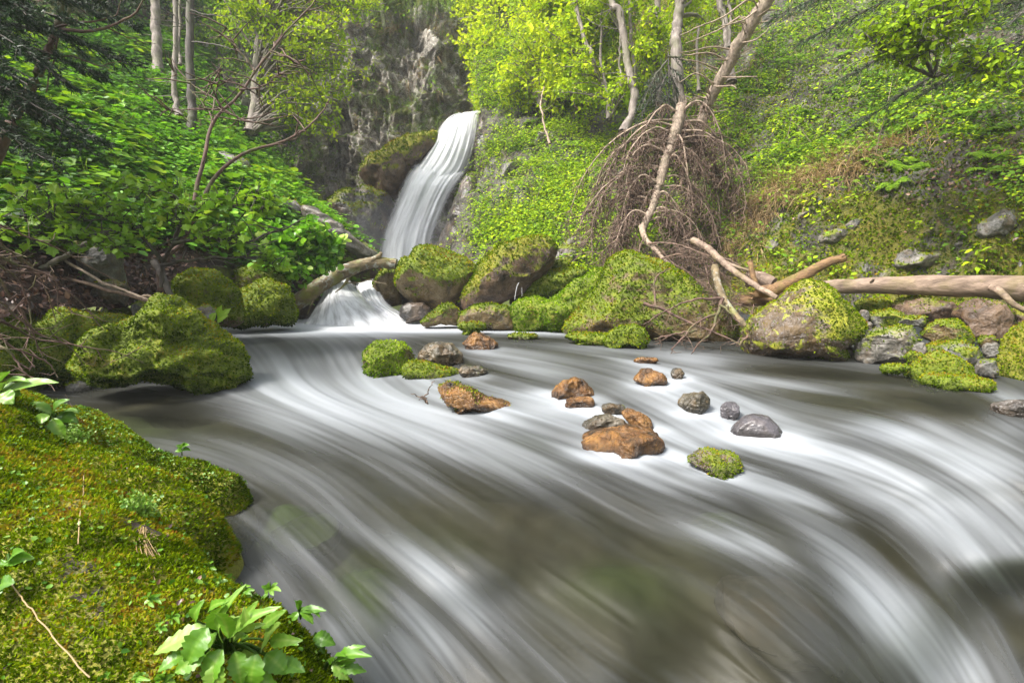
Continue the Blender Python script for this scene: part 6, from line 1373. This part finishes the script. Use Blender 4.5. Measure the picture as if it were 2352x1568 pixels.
plant('trefoil_plant', 'glossy dark leaf below the toothed one at the left picture edge', (4,1345), [(-10,1350,30,1336,44),(0,1350,-30,1380,40)], 741, hue=.25, lift=.04)
plant('broadleaf_plant', 'big pale leaves at the left edge on top of the moss bank', (10,905), [(10,905,128,872,34,.1),(0,900,60,868,34,.1),(0,905,30,925,40,.1),(-10,880,20,850,30,.1),(0,890,45,905,38,.08),(-20,900,-60,870,40,.1)], 742, hue=.6, teeth=3, depth_=.03, mat='leaf_near')
plant('broadleaf_plant', 'low broad-leaved plant below the big pale leaves on the bank', (125,960), [(120,950,60,930,30),(125,955,150,915,30),(130,955,178,968,34),(120,960,150,1010,32),(115,955,75,975,26),(140,950,180,945,24),(100,945,80,920,22)], 743, hue=.6, teeth=3, depth_=.03)
plant('seedling', 'small upright seedling on the ridge at the water side', (418,1045), [(418,1030,405,1022,14),(418,1030,432,1020,14),(418,1026,420,1016,12),(418,1034,436,1032,12),(418,1036,402,1036,12)], 744, hue=.4, lift=.03)
plant('edge_plant', 'drooping toothed plant overhanging the water at the bottom right of the bank', (745,1540), [(770,1520,845,1500,26),(775,1515,835,1480,22),(775,1530,840,1540,26),(765,1520,800,1560,30),(760,1525,790,1500,20),(775,1520,815,1515,20)], 745, hue=.5, teeth=7, depth_=.25, lift=.05)
plant('edge_plant', 'leafy sprig on the rim of the bank above the overhanging plant', (690,1420), [(690,1400,748,1400,18),(690,1400,720,1430,20),(685,1400,680,1375,16),(685,1405,670,1425,18),(700,1400,735,1412,16)], 746, hue=.4, teeth=7, depth_=.15, lift=.04)
plant('edge_plant', 'round leaf on the rim between the two sprigs', (730,1475), [(722,1460,768,1478,34),(722,1460,745,1500,30)], 747, hue=.4, teeth=6, depth_=.15, lift=.03)
def feather(u, v, w, h, lb, seed, n=60):
    rng = np.random.default_rng(seed); d = surf_d(u, v); c = P(u, v, d); s = d / F; mb = MB()
    p = c + np.stack([rng.normal(0, w * .35 * s, n), rng.normal(0, .02, n), np.abs(rng.normal(0, h * .4 * s, n)) + .008], -1)
    al = unit(rng.normal(0, .7, (n, 3)) + [0, -.3, .5])
    for k in range(6): inst(mb, T_OVAL, p + al * k * .006 + rng.normal(0, .003, (n, 3)), unit(al + rng.normal(0, .7, (n, 3))), rdir(n, .8), .013, cmask(np.clip(rng.normal(.7, .15, n), 0, 1)))
    tubes(mb, np.stack([np.repeat(c[None], n, 0), (c + p) / 2 + [0, -.005, .005], p], 1), np.array([.001, .0009, .0007]), 3, cmask(np.full(n, .7)))
    o = mb.build('feathery_plant', M['leaf_near'], smooth=False); tag(o, lb, 'plant', 'feathery green tufts on the moss bank'); origin_to(o, c)
feather(165, 1020, 70, 50, 'upper feathery green tuft on the moss bank with a trailing pale root', 750, 90)
feather(320, 1185, 60, 46, 'feathery green tuft above the bundle of dry roots', 751, 90)
for i, (s_, r_, lb, nm, mt) in enumerate([([(178,1050),(192,1080),(190,1130),(184,1180),(180,1250)], .0016, 'long pale root trailing down the moss below the upper feathery tuft', 'trailing_root', 'straw'), ([(20,1335),(70,1395),(130,1470),(205,1555)], .0016, 'straight pale bare stalk crossing the lower left corner', 'bare_stalk', 'straw'),
                                  ([(150,905),(168,940),(170,970)], .0014, 'thin reddish stalk near the big pale leaves', 'bare_stalk', 'twig_brown')]):
    mb = MB(); pts = [P(u, v, surf_d(u, v) - .02) for u, v in s_]; pp = smooth_path(pts, 30, .002, i); tubes(mb, pp, r_, 6, cmask(.8, n=1)); o = mb.build(nm, M[mt]); tag(o, lb, 'root' if 'root' in nm else 'stalk'); origin_to(o, pp[-1])
mb = MB(); rng = np.random.default_rng(760)
for k in range(26):
    u0, v0 = 330 + rng.normal(0, 5), 1212 + rng.normal(0, 6); u1, v1 = 355 + rng.normal(0, 16), 1290 + rng.normal(0, 26); d = surf_d(u0, v0)
    tubes(mb, smooth_path([P(u0, v0, d - .02), P((u0 + u1) / 2 - 6 + rng.normal(0, 4), (v0 + v1) / 2, surf_d((u0 + u1) / 2, (v0 + v1) / 2) - .02), P(u1, v1, surf_d(u1, v1) - .008)], 10), .0011, 4, cmask(rng.uniform(.5, 1), n=1))
o = mb.build('dry_grass', M['straw']); tag(o, 'bundle of dry pinkish grass roots hanging in the middle of the bank', 'dry grass'); origin_to(o, P(330, 1212, surf_d(330, 1212)))
# rhubarb-like leaves at the pool edge
rt = P(482, 748, 6.4); root = thing('butterbur_plant', 'cluster of upright ragged light green leaves at the pool edge behind the craggy rock', 'plant', rt)
for k in range(11):
    a = rng.uniform(-1.2, 1.2); mb = MB(); b_ = rt + [a * .10, rng.uniform(-.1, .1), .05]; t_ = rt + [a * .24, rng.uniform(-.15, .05), rng.uniform(.12, .26)]
    leaf_sheet(mb, b_, t_, .10, unit(np.array([a * .3, -.8, .5])), hue=.6, teeth=6, depth_=.3); mb.build('leaf', M['leaf_maple'], root)
# small herbs and ferns on the bank surface
mb = MB(); p, n_, fu, fv, fm = fg_sample(3400, inview * (.25 + gauss(uu, vv, 200, 960, 160, 50, 30) * 2.5 + 1.2 * gauss(uu, vv, 520, 1430, 130, 90) + 1.2 * gauss(uu, vv, 60, 1150, 80, 90) + 1.5 * gauss(uu, vv, 470, 1080, 130, 30, 20)), rg)
inst(mb, T_ROUND, p + n_ * rg.uniform(.004, .02, (len(p), 1)), rdir(len(p)), unit(n_ + [0, 0, .5] + rg.normal(0, .35, p.shape)), rg.uniform(.006, .016, len(p)), cmask(np.clip(rg.normal(.5, .2, len(p)), 0, 1)))
o = mb.build('creeping_leaves', M['leaf_near'], smooth=False); tag(o, 'tiny round creeping leaves scattered over the moss bank', kind='stuff')
mb = MB(); p, n_, fu, fv, fm = fg_sample(500, inview * (.3 + gauss(uu, vv, 500, 1400, 160, 90)), rg)
inst(mb, T_OVAL, p + n_ * .006, rdir(len(p)), unit(n_ + rg.normal(0, .4, p.shape)), rg.uniform(.006, .02, len(p)), cmask(np.clip(rg.normal(.5, .25, len(p)), 0, 1)))
o = mb.build('leaf_litter', M['dead'], smooth=False); tag(o, 'scraps of red-brown dead leaves on the moss bank', kind='stuff')
# plants on the boulders of the pool edge

# ferns and slabs on the right slope
def near(pt, u, v):
    U_, V_ = UV(pt.G); k = np.argmin((U_ - u) ** 2 + (V_ - v) ** 2); j, i = np.divmod(k, pt.G.shape[1]); return pt.G[j, i], pt.N[j, i]
def fern_proto(mat):
    rng = np.random.default_rng(900); root = thing('fern', 'x', 'fern', (0, 0, 0)); 
    for k in range(8):
        a = k * 6.283 / 8 + rng.uniform(-.3, .3); mb = MB(); K = 14; t = np.linspace(0, 1, K)
        d = np.array([math.cos(a), math.sin(a), 0.]); ln = rng.uniform(.75, 1.1)
        sp = d * (t * ln)[:, None] + np.array([0, 0, 1.]) * (.75 * t - .75 * t ** 2.2)[:, None] * ln
        tubes(mb, sp, np.linspace(.012, .004, K), 3, cmask(.3, n=1))
        for s_ in (-1, 1):
            q = sp[2:]; al = np.cross(d, [0, 0, 1.]) * s_ + d * .35 - np.array([0, 0, .25]); wdt = .30 * np.sin(PI * np.clip(t[2:], .1, .97)) ** .8
            for h in (0, .5):
                qq = q + (np.gradient(sp, axis=0)[2:] * h); inst(mb, T_BLADE, qq, np.repeat(al[None], len(q), 0) + rng.normal(0, .08, q.shape), np.repeat([[0, 0, 1.]], len(q), 0) + rng.normal(0, .15, q.shape), wdt, cmask(np.clip(rng.normal(.55, .12, len(q)), 0, 1)), 3.2)
        mb.build('frond', M[mat], root, smooth=False)
    return root
fp = fern_proto('leaf_green'); first = True
def put_fern(p, n, s, lab, grp, seed):
    global first
    rng = np.random.default_rng(seed)
    if first: r_ = fp; first = False
    else:
        r_ = fp.copy(); SC.collection.objects.link(r_)
        for ch in list(fp.children):
            c_ = ch.copy(); SC.collection.objects.link(c_); c_.parent = r_
    r_.location = [float(x) for x in p + n * .02]; r_.scale = (s, s, s)
    from mathutils import Vector, Quaternion
    r_.rotation_mode = 'QUATERNION'; up = Vector((n * .6 + np.array([0, 0, .8])).tolist()).normalized()
    r_.rotation_quaternion = up.to_track_quat('Z', 'Y') @ Quaternion((0, 0, 1), rng.uniform(0, 6.28))
    tag(r_, lab, 'fern', grp)
rf = np.random.default_rng(31)
for k in range(46):
    u, v = rf.uniform(1640, 2340), rf.uniform(90, 430)
    if rf.random() < .25: u, v = rf.uniform(1180, 1560), rf.uniform(280, 520)
    p, n = near(SLOPE_R, u, v); put_fern(p, n, rf.uniform(.22, .42), 'green fern growing among the small leaves of the right slope', 'ferns on the right slope', k)
for k in range(22):
    u = rf.uniform(120, 560); v = 130 + (u / 560) * 260 + rf.uniform(-60, 120)
    p, n = near(SLOPE_L, u, v); put_fern(p, n, rf.uniform(.3, .5), 'green fern growing among the broad leaves of the left slope', 'ferns on the left slope', 100 + k)
for i, (u, v, w, h, ln, mt, lb) in enumerate([(1848,500,50,62,.5,'rock_pale','upright grey slab showing through the moss under the hanging grass'),(1915,545,74,44,.7,'rock_pale','slanting grey slab left of the centre of the rock wall'),(1962,520,44,52,.6,'rock_grey','narrow slanting slab close right of its grey neighbour in the wall'),(2092,600,140,60,.8,'rock_pale','widest slanting slab low in the rock wall above the pale log'),
        (2292,520,92,84,.7,'rock_grey','big grey slab at the right edge of the rock wall'),(1778,560,46,44,.4,'rock_grey','small slab above the brown driftwood limb'),(2030,628,70,30,.7,'rock_grey','flat slab directly above the middle of the pale log'),(2200,575,60,60,.7,'rock_grey','slab between the widest one and the right edge one'),(2330,610,70,50,.6,'rock_pale','low slab above the log at the right edge'),
        (1320,575,70,60,.2,'rock_pale','pale rock face right of the leaning boulder under the shrubs'),(1170,400,50,70,.2,'rock_grey','grey rock showing on the slope right of the waterfall'),(1255,318,56,40,.2,'rock_pale','upper grey rock on the slope right of the waterfall')]):
    p, n = near(SLOPE_R, u, v)
    a = np.linspace(0, 6.283, 11)[:-1]; rr = np.random.default_rng(i + 5).uniform(.75, 1.1, 10)
    ol = [(u + w / 2 * rr[k] * math.cos(a[k]) + ln * h / 2 * rr[k] * math.sin(a[k]), v - h / 2 * rr[k] * math.sin(a[k])) for k in range(10)]
    rock('embedded_rock', lb, ol, d=float(p[1]) + .13, mat=mt, moss=.25, up=.5, thick=.9, seed=260 + i, sink=0, amp=.08, facet=.7, sub=5, group='grey slabs in the right bank', cat='rock', tufts=.6)

mb = MB()
cover(mb, SLOPE_L, 500, 7, .22, .20, lambda u, v, p: .55, lambda u, v, p: d_l(u, v, p) * sstep(fl(p, 95), .05, .3), T_ROUND, .34, upb=1.4, seed=71, droop=.3)
o = mb.build('undergrowth', M['leaf_green'], smooth=False); tag(o, 'patches of large butterbur-like leaves on the left slope', kind='stuff')
mb = MB(); c, n = sample(SLOPE_L, 700, lambda u, v, p: d_l(u, v, p), np.random.default_rng(72))
blades(mb, c, n, 14, .30, .5, .45, -.3, .45, 73, .06)
o = mb.build('grass', M['grass'], smooth=False); tag(o, 'upright grass between the broad leaves on the left slope', kind='stuff')
mb = MB(); c, n = sample(SLOPE_R, 500, lambda u, v, p: d_r(u, v, p), np.random.default_rng(74)); rr_ = np.random.default_rng(75)
s_ = c; e_ = c + unit(n * .5 + [0, 0, .8] + rr_.normal(0, .5, c.shape)) * rr_.uniform(.25, .9, (len(c), 1)); m_ = (s_ + e_) / 2 + rr_.normal(0, .05, c.shape)
tubes(mb, np.stack([s_, m_, e_], 1), np.array([.008, .006, .003]), 4)
o = mb.build('dead_stalks', M['twig_tan']); tag(o, 'thin pale dead stalks sticking out of the right slope', kind='stuff')

# ------------------------------------------------------------------ spray-laden air
mb = MB(); x0, x1, y0, y1, z0, z1 = -66, 66, -66, 67, -7, 30
v = np.array([[x, y, z] for z in (z0, z1) for y in (y0, y1) for x in (x0, x1)], float)
mb.add(v, np.array([[0, 2, 3, 1], [4, 5, 7, 6], [0, 1, 5, 4], [2, 6, 7, 3], [0, 4, 6, 2], [1, 3, 7, 5]]))
hm, nt, out = newmat('haze'); pv = nt.nodes.new('ShaderNodeVolumePrincipled')
pv.inputs['Color'].default_value = (.93, .96, 1, 1); pv.inputs['Density'].default_value = .0014
nt.links.new(pv.outputs[0], out.inputs['Volume'])
hz = mb.build('haze', hm, smooth=False); tag(hz, 'thin pale mist in the gorge air', kind='stuff')
import os
if os.environ.get('DBG'):
    for o in SC.objects:
        if o.type == 'MESH':
            b = [o.matrix_world @ __import__('mathutils').Vector(c) for c in o.bound_box]
            if max(x.z for x in b) > 20: print('HIGH', o.name, max(x.z for x in b))

nv_, f = ico(4); cm = P(925, 575, 16.6); mb = MB(); mb.add(cm + nv_ * [2.3, 1.1, 1.7] * (1 + .15 * fbm(nv_, 1.2, 3, 4))[:, None], f)
sm, nt, out = newmat('spray'); pv = nt.nodes.new('ShaderNodeVolumePrincipled'); pv.inputs['Color'].default_value = (.95, .97, 1, 1); pv.inputs['Density'].default_value = .055
nt.links.new(pv.outputs[0], out.inputs['Volume']); o = mb.build('spray_mist', sm); tag(o, 'pale cloud of spray hanging round the waterfall foot', kind='stuff')
